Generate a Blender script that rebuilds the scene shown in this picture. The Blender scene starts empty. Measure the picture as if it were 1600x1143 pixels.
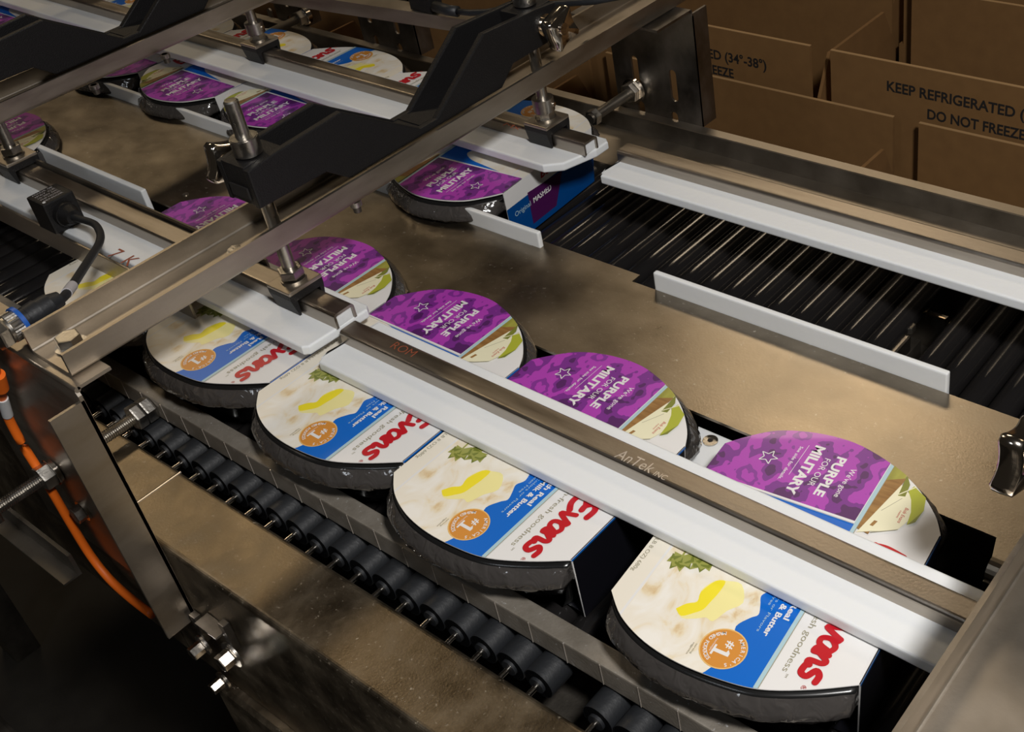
import bpy, bmesh, math, random
from mathutils import Matrix, Vector
random.seed(7)
SC = bpy.context.scene
COL = SC.collection

# ------------------------------------------------------------------ camera
def rz(a): return Matrix.Rotation(a, 3, 'Z')
def rx(a): return Matrix.Rotation(a, 3, 'X')
RM = rz(math.radians(41.9244545)) @ rx(math.radians(53.899516)) @ rz(math.radians(-7.61595327))
CAM_Z, FPX, PX, PY = 0.5, 1848.94762, 1035.11589, 493.77325
cam = bpy.data.cameras.new('camera')
co = bpy.data.objects.new('camera', cam); COL.objects.link(co)
co.matrix_world = Matrix.Translation((0, 0, CAM_Z)) @ RM.to_4x4()
cam.sensor_width = 36; cam.sensor_fit = 'HORIZONTAL'
cam.lens = FPX / 1600 * 36
cam.shift_x = -(PX - 800) / 1600
cam.shift_y = (PY - 571.5) / 1600
cam.clip_start = 0.01; cam.clip_end = 50
SC.camera = co

# ------------------------------------------------------------------ world, lamps, exposure
SC.view_settings.view_transform = 'Standard'
SC.view_settings.look = 'None'
SC.view_settings.gamma = 1
SC.view_settings.exposure = 0.0
w = bpy.data.worlds.new('world'); SC.world = w; w.use_nodes = True
w.node_tree.nodes['Background'].inputs[0].default_value = (1.0, 0.82, 0.62, 1)
w.node_tree.nodes['Background'].inputs[1].default_value = 0.016
def area(name, loc, target, size, power, color, sy=None):
    l = bpy.data.lights.new(name, 'AREA'); l.energy = power; l.color = color
    l.shape = 'RECTANGLE' if sy else 'SQUARE'; l.size = size
    if sy: l.size_y = sy
    o = bpy.data.objects.new(name, l); COL.objects.link(o)
    o.location = loc
    o.rotation_euler = (Vector(target) - Vector(loc)).to_track_quat('-Z', 'Y').to_euler()
    return o
area('work_lamp', (0.28, 0.06, 0.95), (-0.42, 0.42, 0), 0.12, 13.0, (1.0, 0.975, 0.95))
area('fill_lamp', (-0.5, -1.3, 1.7), (-0.5, 0.3, -0.1), 0.4, 3.0, (0.88, 0.93, 1.0))  # unseen fill light, added to lift the faces turned towards the camera
area('ceiling_lamp', (-1.9, 3.1, 2.6), (-0.4, 0.5, 0), 1.0, 13, (1.0, 0.80, 0.56), 0.36)
area('ceiling_lamp', (-3.6, 1.3, 2.6), (-0.5, 0.4, 0), 0.8, 11, (1.0, 0.78, 0.50), 0.3)
area('ceiling_lamp', (0.9, 2.6, 2.6), (-0.3, 0.9, 0), 0.9, 2.6, (1.0, 0.76, 0.5), 0.4)

# ------------------------------------------------------------------ pixel helpers (used only to read positions off known planes)
def ray(x, y): return RM @ Vector((x - PX, -(y - PY), -FPX))
def onz(x, y, z): d = ray(x, y); t = (z - CAM_Z) / d.z; return Vector((0, 0, CAM_Z)) + d * t
def ony(x, y, Y): d = ray(x, y); return Vector((0, 0, CAM_Z)) + d * (Y / d.y)
def onx(x, y, X): d = ray(x, y); return Vector((0, 0, CAM_Z)) + d * (X / d.x)

# ------------------------------------------------------------------ materials
def newmat(name):
    m = bpy.data.materials.new(name); m.use_nodes = True
    nt = m.node_tree; return m, nt, nt.nodes['Principled BSDF']
def plain(name, col, rough=.5, metal=0, coat=0, spec=.5, sss=0, bump=0, bscale=400):
    m, nt, b = newmat(name)
    b.inputs['Base Color'].default_value = (*col, 1); b.inputs['Roughness'].default_value = rough
    b.inputs['Metallic'].default_value = metal; b.inputs['Coat Weight'].default_value = coat
    b.inputs['Specular IOR Level'].default_value = spec
    if sss:
        b.inputs['Subsurface Weight'].default_value = sss; b.inputs['Subsurface Radius'].default_value = (.01, .01, .012)
        b.inputs['Subsurface Scale'].default_value = .4
    if bump:
        t = nt.nodes.new('ShaderNodeTexCoord'); n = nt.nodes.new('ShaderNodeTexNoise'); n.inputs['Scale'].default_value = bscale
        bp = nt.nodes.new('ShaderNodeBump'); bp.inputs['Strength'].default_value = bump; bp.inputs['Distance'].default_value = .001
        nt.links.new(t.outputs['Object'], n.inputs['Vector']); nt.links.new(n.outputs['Fac'], bp.inputs['Height'])
        nt.links.new(bp.outputs['Normal'], b.inputs['Normal'])
    return m
def noisy(name, c1, c2, r1, r2, metal=1, scale=(30, 30, 30), detail=6, fine=600, spec_dirt=.0, dirt=(.5, .45, .38), bump=.08):
    """two-tone worn surface: broad blotches, fine grain and light dust specks"""
    m, nt, b = newmat(name); N, L = nt.nodes, nt.links
    t = N.new('ShaderNodeTexCoord'); mp = N.new('ShaderNodeMapping'); mp.inputs['Scale'].default_value = scale
    L.new(t.outputs['Object'], mp.inputs['Vector'])
    n = N.new('ShaderNodeTexNoise'); n.inputs['Scale'].default_value = 1; n.inputs['Detail'].default_value = detail
    n.inputs['Roughness'].default_value = .62; L.new(mp.outputs['Vector'], n.inputs['Vector'])
    cr = N.new('ShaderNodeValToRGB'); cr.color_ramp.elements[0].position = .3; cr.color_ramp.elements[1].position = .72
    cr.color_ramp.elements[0].color = (*c1, 1); cr.color_ramp.elements[1].color = (*c2, 1)
    L.new(n.outputs['Fac'], cr.inputs['Fac'])
    mr = N.new('ShaderNodeMapRange'); mr.inputs['From Min'].default_value = .3; mr.inputs['From Max'].default_value = .7
    mr.inputs['To Min'].default_value = r1; mr.inputs['To Max'].default_value = r2; L.new(n.outputs['Fac'], mr.inputs['Value'])
    L.new(mr.outputs['Result'], b.inputs['Roughness'])
    f = N.new('ShaderNodeTexNoise'); f.inputs['Scale'].default_value = fine; f.inputs['Detail'].default_value = 2
    L.new(t.outputs['Object'], f.inputs['Vector'])
    bp = N.new('ShaderNodeBump'); bp.inputs['Strength'].default_value = bump; bp.inputs['Distance'].default_value = .001
    L.new(f.outputs['Fac'], bp.inputs['Height']); L.new(bp.outputs['Normal'], b.inputs['Normal'])
    b.inputs['Metallic'].default_value = metal
    if spec_dirt:
        s = N.new('ShaderNodeTexNoise'); s.inputs['Scale'].default_value = 260; s.inputs['Detail'].default_value = 5
        s.inputs['Roughness'].default_value = .75; L.new(t.outputs['Object'], s.inputs['Vector'])
        r2_ = N.new('ShaderNodeValToRGB'); r2_.color_ramp.elements[0].position = .645 - spec_dirt * .05; r2_.color_ramp.elements[1].position = .72
        L.new(s.outputs['Fac'], r2_.inputs['Fac'])
        mx = N.new('ShaderNodeMix'); mx.data_type = 'RGBA'; L.new(r2_.outputs['Color'], mx.inputs['Factor'])
        L.new(cr.outputs['Color'], mx.inputs['A']); mx.inputs['B'].default_value = (*dirt, 1)
        L.new(mx.outputs['Result'], b.inputs['Base Color'])
        sb = N.new('ShaderNodeMath'); sb.operation = 'MULTIPLY_ADD'; L.new(r2_.outputs['Color'], sb.inputs[0])
        sb.inputs[1].default_value = -.8 * metal; sb.inputs[2].default_value = metal; L.new(sb.outputs[0], b.inputs['Metallic'])
    else:
        L.new(cr.outputs['Color'], b.inputs['Base Color'])
    return m
M = {}
M['steel'] = noisy('brushed_steel', (.40, .35, .285), (.54, .48, .405), .36, .50, scale=(14, 14, 60), bump=.05)
M['plate'] = noisy('dead_plate_steel', (.225, .19, .145), (.42, .365, .29), .27, .40, scale=(12, 16, 12), detail=9, spec_dirt=.5, dirt=(.55, .5, .42), bump=.05)
M['frame'] = noisy('frame_steel', (.14, .112, .078), (.40, .33, .235), .32, .56, scale=(38, 30, 38), detail=10, spec_dirt=.9, dirt=(.50, .43, .33), bump=.12)
M['ledge'] = noisy('dusty_ledge_steel', (.20, .175, .14), (.30, .27, .23), .42, .6, metal=.35, scale=(40, 40, 40), spec_dirt=.6, dirt=(.55, .55, .55), bump=.2)
M['rail'] = noisy('worn_rail_steel', (.34, .295, .245), (.50, .45, .39), .28, .46, scale=(10, 90, 90), bump=.06)
M['darksteel'] = noisy('dark_steel', (.14, .125, .105), (.26, .235, .20), .42, .6, scale=(20, 20, 20), bump=.08)
M['slotsteel'] = noisy('mottled_bracket_steel', (.16, .15, .135), (.36, .33, .30), .30, .48, scale=(30, 30, 22), bump=.06)
M['chrome'] = plain('chrome', (.72, .67, .60), .14, 1, bump=.15, bscale=120)
M['nut'] = noisy('zinc_nut', (.38, .36, .33), (.58, .55, .50), .24, .4, scale=(80, 80, 80), bump=.1)
M['uhmw'] = plain('white_plastic', (.80, .82, .83), .42, 0, sss=.25, bump=.12, bscale=220)
M['uhmw_d'] = plain('grey_white_plastic', (.66, .67, .67), .45, 0, bump=.12, bscale=220)
M['black'] = plain('black_plastic', (.008, .0075, .0078), .50, spec=.35, bump=.35, bscale=900)
M['roller'] = plain('black_roller_tube', (.012, .011, .011), .17, 0)
M['rubber'] = plain('black_rubber', (.014, .0155, .018), .5, bump=.2)
M['tray'] = plain('black_tray', (.010, .010, .010), .22)
M['orange'] = plain('orange_cable', (.85, .16, .01), .5)
M['blue'] = plain('blue_ring', (.015, .10, .42), .4)
M['tag'] = plain('cable_tag', (.5, .48, .5), .5)
M['ink'] = plain('black_print', (.012, .010, .009), .7)
M['pen'] = plain('red_marker', (.30, .07, .03), .6)
M['etch'] = plain('etched_mark', (.75, .68, .6), .3, .6)
M['grey'] = plain('grey_mark', (.30, .27, .25), .5)
M['brass'] = plain('warm_screw', (.7, .55, .38), .3, 1)
def cardboard():
    m, nt, b = newmat('cardboard'); N, L = nt.nodes, nt.links
    t = N.new('ShaderNodeTexCoord'); n = N.new('ShaderNodeTexNoise'); n.inputs['Scale'].default_value = 60; n.inputs['Detail'].default_value = 8
    L.new(t.outputs['Object'], n.inputs['Vector'])
    cr = N.new('ShaderNodeValToRGB'); cr.color_ramp.elements[0].color = (.165, .080, .023, 1); cr.color_ramp.elements[1].color = (.225, .115, .035, 1)
    L.new(n.outputs['Fac'], cr.inputs['Fac']); L.new(cr.outputs['Color'], b.inputs['Base Color']); b.inputs['Roughness'].default_value = .85
    return m
M['card'] = cardboard()
M['cardedge'] = plain('cardboard_edge', (.38, .23, .10), .9)
def film():
    m, nt, b = newmat('wrinkled_film'); N, L = nt.nodes, nt.links
    b.inputs['Base Color'].default_value = (.055, .050, .047, 1); b.inputs['Roughness'].default_value = .15
    b.inputs['Coat Weight'].default_value = 1; b.inputs['Coat Roughness'].default_value = .08
    t = N.new('ShaderNodeTexCoord'); n = N.new('ShaderNodeTexNoise'); n.inputs['Scale'].default_value = 95; n.inputs['Detail'].default_value = 2
    n.inputs['Distortion'].default_value = .8
    bp = N.new('ShaderNodeBump'); bp.inputs['Strength'].default_value = .5; bp.inputs['Distance'].default_value = .004
    L.new(t.outputs['Object'], n.inputs['Vector']); L.new(n.outputs['Fac'], bp.inputs['Height'])
    L.new(bp.outputs['Normal'], b.inputs['Normal']); L.new(bp.outputs['Normal'], b.inputs['Coat Normal'])
    return m
M['film'] = film()
# print colours of the cardboard sleeve, two of them darkened for shade
def pr(name, c): return plain(name, c, .33, coat=.25)
M['p_white'] = pr('sleeve_white', (.80, .79, .775)); M['p_blue'] = pr('sleeve_blue', (.0, .135, .58)); M['p_shaded'] = pr('sleeve_shaded_side', (.006, .006, .009))  # last one near black: shade of the right side panel put into its colour
M['p_red'] = pr('sleeve_red', (.52, .008, .018)); M['p_lightblue'] = pr('sleeve_light_blue', (.42, .60, .66)); M['p_grey'] = pr('sleeve_grey_print', (.33, .31, .22))
M['p_gold'] = pr('sleeve_gold', (.66, .27, .045)); M['p_gold2'] = pr('sleeve_light_gold', (.80, .50, .17)); M['p_butter'] = pr('sleeve_butter', (.90, .76, .03))
M['p_butter2'] = pr('sleeve_pale_butter', (.90, .82, .36)); M['p_leaf'] = pr('sleeve_leaf', (.17, .20, .03)); M['p_leaf2'] = pr('sleeve_light_leaf', (.33, .34, .08))
M['p_cream'] = pr('sleeve_cream', (.86, .82, .58)); M['p_green'] = pr('sleeve_barn_green', (.42, .45, .035)); M['p_dgreen'] = pr('sleeve_dark_green', (.20, .22, .03))
M['p_purple_side'] = pr('sleeve_side_purple', (.07, .008, .08)); M['p_shaded_blue'] = pr('sleeve_shaded_blue', (.0, .065, .27)); M['p_bowl'] = pr('sleeve_bowl_rim', (.84, .79, .68))  # side blue is the sleeve blue darkened, shade on that panel painted in
def ramp_mat(name, stops, scale, detail=2, const=False, stretch=(1, 1, 1), dist=0, voro=False):
    m, nt, b = newmat(name); N, L = nt.nodes, nt.links
    t = N.new('ShaderNodeTexCoord'); mp = N.new('ShaderNodeMapping'); mp.inputs['Scale'].default_value = stretch
    L.new(t.outputs['Object'], mp.inputs['Vector'])
    n = N.new('ShaderNodeTexNoise'); n.inputs['Scale'].default_value = scale; n.inputs['Detail'].default_value = detail; n.inputs['Distortion'].default_value = dist
    L.new(mp.outputs['Vector'], n.inputs['Vector'])
    cr = N.new('ShaderNodeValToRGB'); e = cr.color_ramp.elements
    while len(e) > 1: e.remove(e[-1])
    e[0].position = stops[0][0]; e[0].color = (*stops[0][1], 1)
    for p, c in stops[1:]:
        k = e.new(p); k.color = (*c, 1)
    if const: cr.color_ramp.interpolation = 'CONSTANT'
    L.new(n.outputs['Fac'], cr.inputs['Fac']); L.new(cr.outputs['Color'], b.inputs['Base Color'])
    b.inputs['Roughness'].default_value = .33; b.inputs['Coat Weight'].default_value = .25
    return m
M['p_potato'] = ramp_mat('sleeve_mashed_potato', [(.28, (.70, .52, .29)), (.38, (.81, .70, .50)), (.47, (.84, .78, .66)), (.70, (.88, .85, .78))], 34, 6, False, (1.5, 1, 1), 1.6)
M['p_camo'] = ramp_mat('sleeve_purple_camo', [(0, (.085, .012, .12)), (.42, (.19, .022, .26)), (.49, (.42, .045, .44)), (.60, (.23, .028, .30)), (.66, (.42, .045, .44))], 44, 2.6, True, (1.15, .95, 1), .1)
M['p_wood'] = ramp_mat('sleeve_roof_wood', [(.3, (.22, .10, .025)), (.6, (.36, .19, .055))], 40, 3, False, (1, 6, 1))
M['p_thatch'] = ramp_mat('sleeve_roof_green', [(.3, (.24, .23, .03)), (.6, (.42, .40, .07))], 90, 3, False, (1, .3, 1))

# ------------------------------------------------------------------ mesh builder
class MB:
    def __init__(self): self.v = []; self.f = []; self.m = []; self.mats = []; self.s = []
    def mi(self, mat):
        if mat not in self.mats: self.mats.append(mat)
        return self.mats.index(mat)
    def add(self, verts, faces, mat, smooth=False):
        o = len(self.v); self.v += [tuple(p) for p in verts]; k = self.mi(mat)
        for f in faces: self.f.append([i + o for i in f]); self.m.append(k); self.s.append(smooth)
        return self
    def box(self, x0, x1, y0, y1, z0, z1, mat, b=0):
        if x0 > x1: x0, x1 = x1, x0
        if y0 > y1: y0, y1 = y1, y0
        if z0 > z1: z0, z1 = z1, z0
        if b:
            bm = bmesh.new(); bmesh.ops.create_cube(bm, size=1)
            for v in bm.verts: v.co = Vector(((x0 + x1) / 2 + v.co.x * (x1 - x0), (y0 + y1) / 2 + v.co.y * (y1 - y0), (z0 + z1) / 2 + v.co.z * (z1 - z0)))
            bmesh.ops.bevel(bm, geom=bm.edges[:], offset=b, segments=2, profile=.6, affect='EDGES')
            self.bm(bm, mat); return self
        V = [(x, y, z) for x in (x0, x1) for y in (y0, y1) for z in (z0, z1)]
        return self.add(V, [(0, 1, 3, 2), (4, 6, 7, 5), (0, 4, 5, 1), (2, 3, 7, 6), (0, 2, 6, 4), (1, 5, 7, 3)], mat)
    def bm(self, bm, mat, mtx=None, smooth=False):
        bm.verts.index_update()
        self.add([(mtx @ v.co if mtx else v.co) for v in bm.verts], [[v.index for v in f.verts] for f in bm.faces], mat, smooth); bm.free(); return self
    def cyl(self, p0, p1, r, mat, n=20, r1=None, caps=True, smooth=True):
        p0, p1 = Vector(p0), Vector(p1); d = (p1 - p0).normalized(); r1 = r if r1 is None else r1
        a = d.orthogonal().normalized(); c = d.cross(a)
        V = []
        for p, rr in ((p0, r), (p1, r1)):
            for i in range(n):
                t = 2 * math.pi * i / n; V.append(p + (a * math.cos(t) + c * math.sin(t)) * rr)
        self.add(V, [(i, (i + 1) % n, n + (i + 1) % n, n + i) for i in range(n)], mat, smooth)
        if caps: self.add(V[:n], [list(range(n))[::-1]], mat); self.add(V[n:], [list(range(n))], mat)
        return self
    def tube(self, pts, r, mat, n=12):
        P = [Vector(p) for p in pts]; rings = []; up = Vector((0, 0, 1))
        for i, p in enumerate(P):
            d = (P[min(i + 1, len(P) - 1)] - P[max(i - 1, 0)]).normalized()
            a = d.cross(up); a = a.normalized() if a.length > 1e-4 else Vector((1, 0, 0)); c = a.cross(d)
            rings.append([p + (a * math.cos(2 * math.pi * k / n) + c * math.sin(2 * math.pi * k / n)) * r for k in range(n)])
        V = [v for rg in rings for v in rg]
        F = [(i * n + k, i * n + (k + 1) % n, (i + 1) * n + (k + 1) % n, (i + 1) * n + k) for i in range(len(P) - 1) for k in range(n)]
        F += [list(range(n))[::-1], [len(V) - n + k for k in range(n)]]
        return self.add(V, F, mat, True)
    def prism(self, poly, axis, a0, a1, mat, smooth=False):
        """poly in the two remaining axes (in x,y,z order), extruded along axis"""
        def P(u, v, a): return {'x': (a, u, v), 'y': (u, a, v), 'z': (u, v, a)}[axis]
        n = len(poly); V = [P(u, v, a0) for u, v in poly] + [P(u, v, a1) for u, v in poly]
        self.add(V, [(i, (i + 1) % n, n + (i + 1) % n, n + i) for i in range(n)], mat, smooth)
        self.add(V[:n], [list(range(n))[::-1]], mat); self.add(V[n:], [list(range(n))], mat); return self
    def hexa(self, p0, p1, r, mat, twist=0):
        p0, p1 = Vector(p0), Vector(p1); d = (p1 - p0); q = Matrix.Translation((p0 + p1) / 2) @ d.to_track_quat('Z', 'Y').to_matrix().to_4x4() @ Matrix.Rotation(twist, 4, 'Z')
        bm = bmesh.new(); bmesh.ops.create_cone(bm, cap_ends=True, segments=6, radius1=r, radius2=r, depth=d.length)
        e = [e for e in bm.edges if abs((e.verts[0].co - e.verts[1].co).z) < 1e-6]
        bmesh.ops.bevel(bm, geom=e, offset=r * .13, segments=2, profile=.7, affect='EDGES')
        return self.bm(bm, mat, q)
    def build(self, name, parent=None, **kw):
        me = bpy.data.meshes.new(name); me.from_pydata(self.v, [], self.f)
        for mt in self.mats: me.materials.append(mt)
        me.polygons.foreach_set('material_index', self.m); me.polygons.foreach_set('use_smooth', self.s)
        me.validate(); me.update()
        bm = bmesh.new(); bm.from_mesh(me)
        bmesh.ops.recalc_face_normals(bm, faces=bm.faces[:]) if kw.get('fix', True) else None
        bm.to_mesh(me); bm.free()
        o = bpy.data.objects.new(name, me); COL.objects.link(o)
        if parent: o.parent = parent
        return o
def tag(o, label, cat=None, group=None, kind=None):
    o['label'] = label
    if cat: o['category'] = cat
    if group: o['group'] = group
    if kind: o['kind'] = kind
    return o
def thing(name, loc, label, cat, group=None, rot=0):
    o = bpy.data.objects.new(name, None); COL.objects.link(o); o.location = loc; o.rotation_euler = (0, 0, rot); o.empty_display_size = .02
    return tag(o, label, cat, group)
def offset_children(root):
    """parts were modelled in world coordinates: shift their data so the root can carry the location"""
    L = root.location.copy()
    for c in root.children_recursive:
        c.data.transform(Matrix.Translation(-L))
def copy_tree(o, parent=None):
    c = o.copy(); COL.objects.link(c); c.parent = parent
    for ch in list(o.children): copy_tree(ch, c)
    return c
def holes_mesh(mb, outer, holes, thick, mtx, mat, bev=0):
    """flat plate with holes: filled 2D curve, extruded, mapped by mtx (local z = thickness)"""
    cu = bpy.data.curves.new('tmp', 'CURVE'); cu.dimensions = '2D'; cu.fill_mode = 'BOTH'; cu.extrude = thick / 2
    for poly in [outer] + holes:
        s = cu.splines.new('POLY'); s.points.add(len(poly) - 1); s.use_cyclic_u = True
        for i, (x, y) in enumerate(poly): s.points[i].co = (x, y, 0, 1)
    o = bpy.data.objects.new('tmp', cu); COL.objects.link(o)
    dg = bpy.context.evaluated_depsgraph_get(); me = bpy.data.meshes.new_from_object(o.evaluated_get(dg))
    mb.add([mtx @ v.co for v in me.vertices], [list(p.vertices) for p in me.polygons], mat)
    bpy.data.objects.remove(o); bpy.data.curves.remove(cu); bpy.data.meshes.remove(me)
def slot(cx, cy, w, h, n=8):
    r = w / 2; P = []
    for i in range(n + 1): t = math.pi * i / n; P.append((cx + r * math.cos(t), cy + h / 2 - r + r * math.sin(t)))
    for i in range(n + 1): t = math.pi + math.pi * i / n; P.append((cx + r * math.cos(t), cy - h / 2 + r + r * math.sin(t)))
    return P
def circ(cx, cy, r, n=20): return [(cx + r * math.cos(2 * math.pi * i / n), cy + r * math.sin(2 * math.pi * i / n)) for i in range(n)]
def text_polys(s, size, bold=0, spacing=1):
    cu = bpy.data.curves.new('tmp', 'FONT'); cu.body = s; cu.size = size; cu.offset = bold; cu.space_character = spacing; cu.resolution_u = 3
    o = bpy.data.objects.new('tmp', cu); COL.objects.link(o)
    dg = bpy.context.evaluated_depsgraph_get(); me = bpy.data.meshes.new_from_object(o.evaluated_get(dg))
    V = [(v.co.x, v.co.y) for v in me.vertices]; F = [list(p.vertices) for p in me.polygons]
    bpy.data.objects.remove(o); bpy.data.curves.remove(cu); bpy.data.meshes.remove(me)
    return V, F
def text_to(mb, s, width, height, origin, ux, uy, mat, bold=0, align='L', shear=0, spacing=1):
    """text whose cap height is `height` and total length `width` (None: natural), baseline along ux, up along uy"""
    V, F = text_polys(s, 1.0, bold, spacing)
    if not V: return
    x0 = min(p[0] for p in V); x1 = max(p[0] for p in V); k = height / .73
    kx = width / (x1 - x0) if width else k
    ux, uy, origin = Vector(ux), Vector(uy), Vector(origin)
    sh = {'L': 0, 'C': (x1 - x0) / 2, 'R': x1 - x0}[align]
    mb.add([origin + ux * ((x - x0 - sh) * kx + shear * y * k) + uy * (y * k) for x, y in V], F, mat)

# ------------------------------------------------------------------ the sleeve outline and its printed art
def catmull(P, k=5):
    out = []
    for i in range(len(P) - 1):
        p0 = P[max(i - 1, 0)]; p1 = P[i]; p2 = P[i + 1]; p3 = P[min(i + 2, len(P) - 1)]
        for j in range(k):
            t = j / k
            out.append(tuple(.5 * ((2 * p1[a]) + (-p0[a] + p2[a]) * t + (2 * p0[a] - 5 * p1[a] + 4 * p2[a] - p3[a]) * t * t + (-p0[a] + 3 * p1[a] - 3 * p2[a] + p3[a]) * t ** 3) for a in (0, 1)))
    out.append(P[-1]); return out
NEAR = [(-.0725, -.069), (-.058, -.0815), (-.038, -.0900), (-.015, -.0935), (.010, -.0925), (.030, -.0885), (.052, -.0775), (.0725, -.064)]
FAR = [(.0725, .045), (.064, .0585), (.046, .0755), (.025, .0865), (0, .0935), (-.025, .092), (-.048, .084), (-.063, .071), (-.0725, .060)]
OUT = catmull(NEAR) + catmull(FAR)
def hull(P):
    P = sorted(set(P)); 
    def half(P):
        H = []
        for p in P:
            while len(H) > 1 and (H[-1][0] - H[-2][0]) * (p[1] - H[-2][1]) - (H[-1][1] - H[-2][1]) * (p[0] - H[-2][0]) <= 0: H.pop()
            H.append(p)
        return H[:-1]
    return half(P) + half(P[::-1])
OUT = hull(OUT)      # counter-clockwise
def clip(poly, C):
    out = list(poly)
    for i in range(len(C)):
        a, b = C[i], C[(i + 1) % len(C)]
        def s(p): return (b[0] - a[0]) * (p[1] - a[1]) - (b[1] - a[1]) * (p[0] - a[0])
        inp, out = out, []
        if not inp: return []
        for j in range(len(inp)):
            p, q = inp[j - 1], inp[j]; sp, sq = s(p), s(q)
            if (sp >= 0) != (sq >= 0):
                t = sp / (sp - sq); out.append((p[0] + (q[0] - p[0]) * t, p[1] + (q[1] - p[1]) * t))
            if sq >= 0: out.append(q)
    return out
LAY = .000018
class Art:
    def __init__(self, mb): self.mb = mb; self.n = 0
    def z(self): self.n += 1; return self.n * LAY
    def poly(self, P, mat, z=None, tri=False):
        z = self.z() if z is None else z
        C = clip(P, OUT)
        if len(C) > 2:
            area2 = sum(C[i - 1][0] * C[i][1] - C[i][0] * C[i - 1][1] for i in range(len(C)))
            if area2 < 0: C = C[::-1]
            from mathutils.geometry import tessellate_polygon
            V = [Vector((p[0], p[1], 0)) for p in C]
            T = tessellate_polygon([V])
            F = []
            for t in T:
                a, b, c = [V[i] for i in t]
                F.append(t if (b - a).cross(c - a).z > 0 else (t[0], t[2], t[1]))
            self.mb.add([(p[0], p[1], z) for p in C], F, mat)
    def stroke(self, pts, w, mat, z=None, k=6):
        z = self.z() if z is None else z
        P = catmull(pts, k)
        P = [Vector(p) for i, p in enumerate(P) if i == 0 or math.dist(p, P[i - 1]) > 1e-6]
        N = []
        for i in range(len(P)):
            d = (P[min(i + 1, len(P) - 1)] - P[max(i - 1, 0)]).normalized(); N.append(Vector((-d.y, d.x)) * w / 2)
        for i in range(len(P) - 1):
            self.ns = getattr(self, 'ns', 0) + 1
            self.poly([tuple(P[i] + N[i]), tuple(P[i] - N[i]), tuple(P[i + 1] - N[i + 1]), tuple(P[i + 1] + N[i + 1])], mat, z + (self.ns % 20) * 4e-7)
        if w > .001:
            for k, p in enumerate((P[0], P[-1])): self.poly(circ(p[0], p[1], w / 2, 12), mat, z + LAY * .5 + k * 4e-7)
    def text(self, s, width, height, org, mat, **kw):
        z = self.z(); tmp = MB(); text_to(tmp, s, width, height, (org[0], org[1], z), (0, -1, 0), (1, 0, 0), mat, **kw)
        for f in tmp.f:
            C = clip([tmp.v[i][:2] for i in f], OUT)
            if len(C) > 2:
                a2 = sum(C[i - 1][0] * C[i][1] - C[i][0] * C[i - 1][1] for i in range(len(C)))
                if a2 < 0: C = C[::-1]
                self.mb.add([(p[0], p[1], z) for p in C], [list(range(len(C)))], mat)
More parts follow.
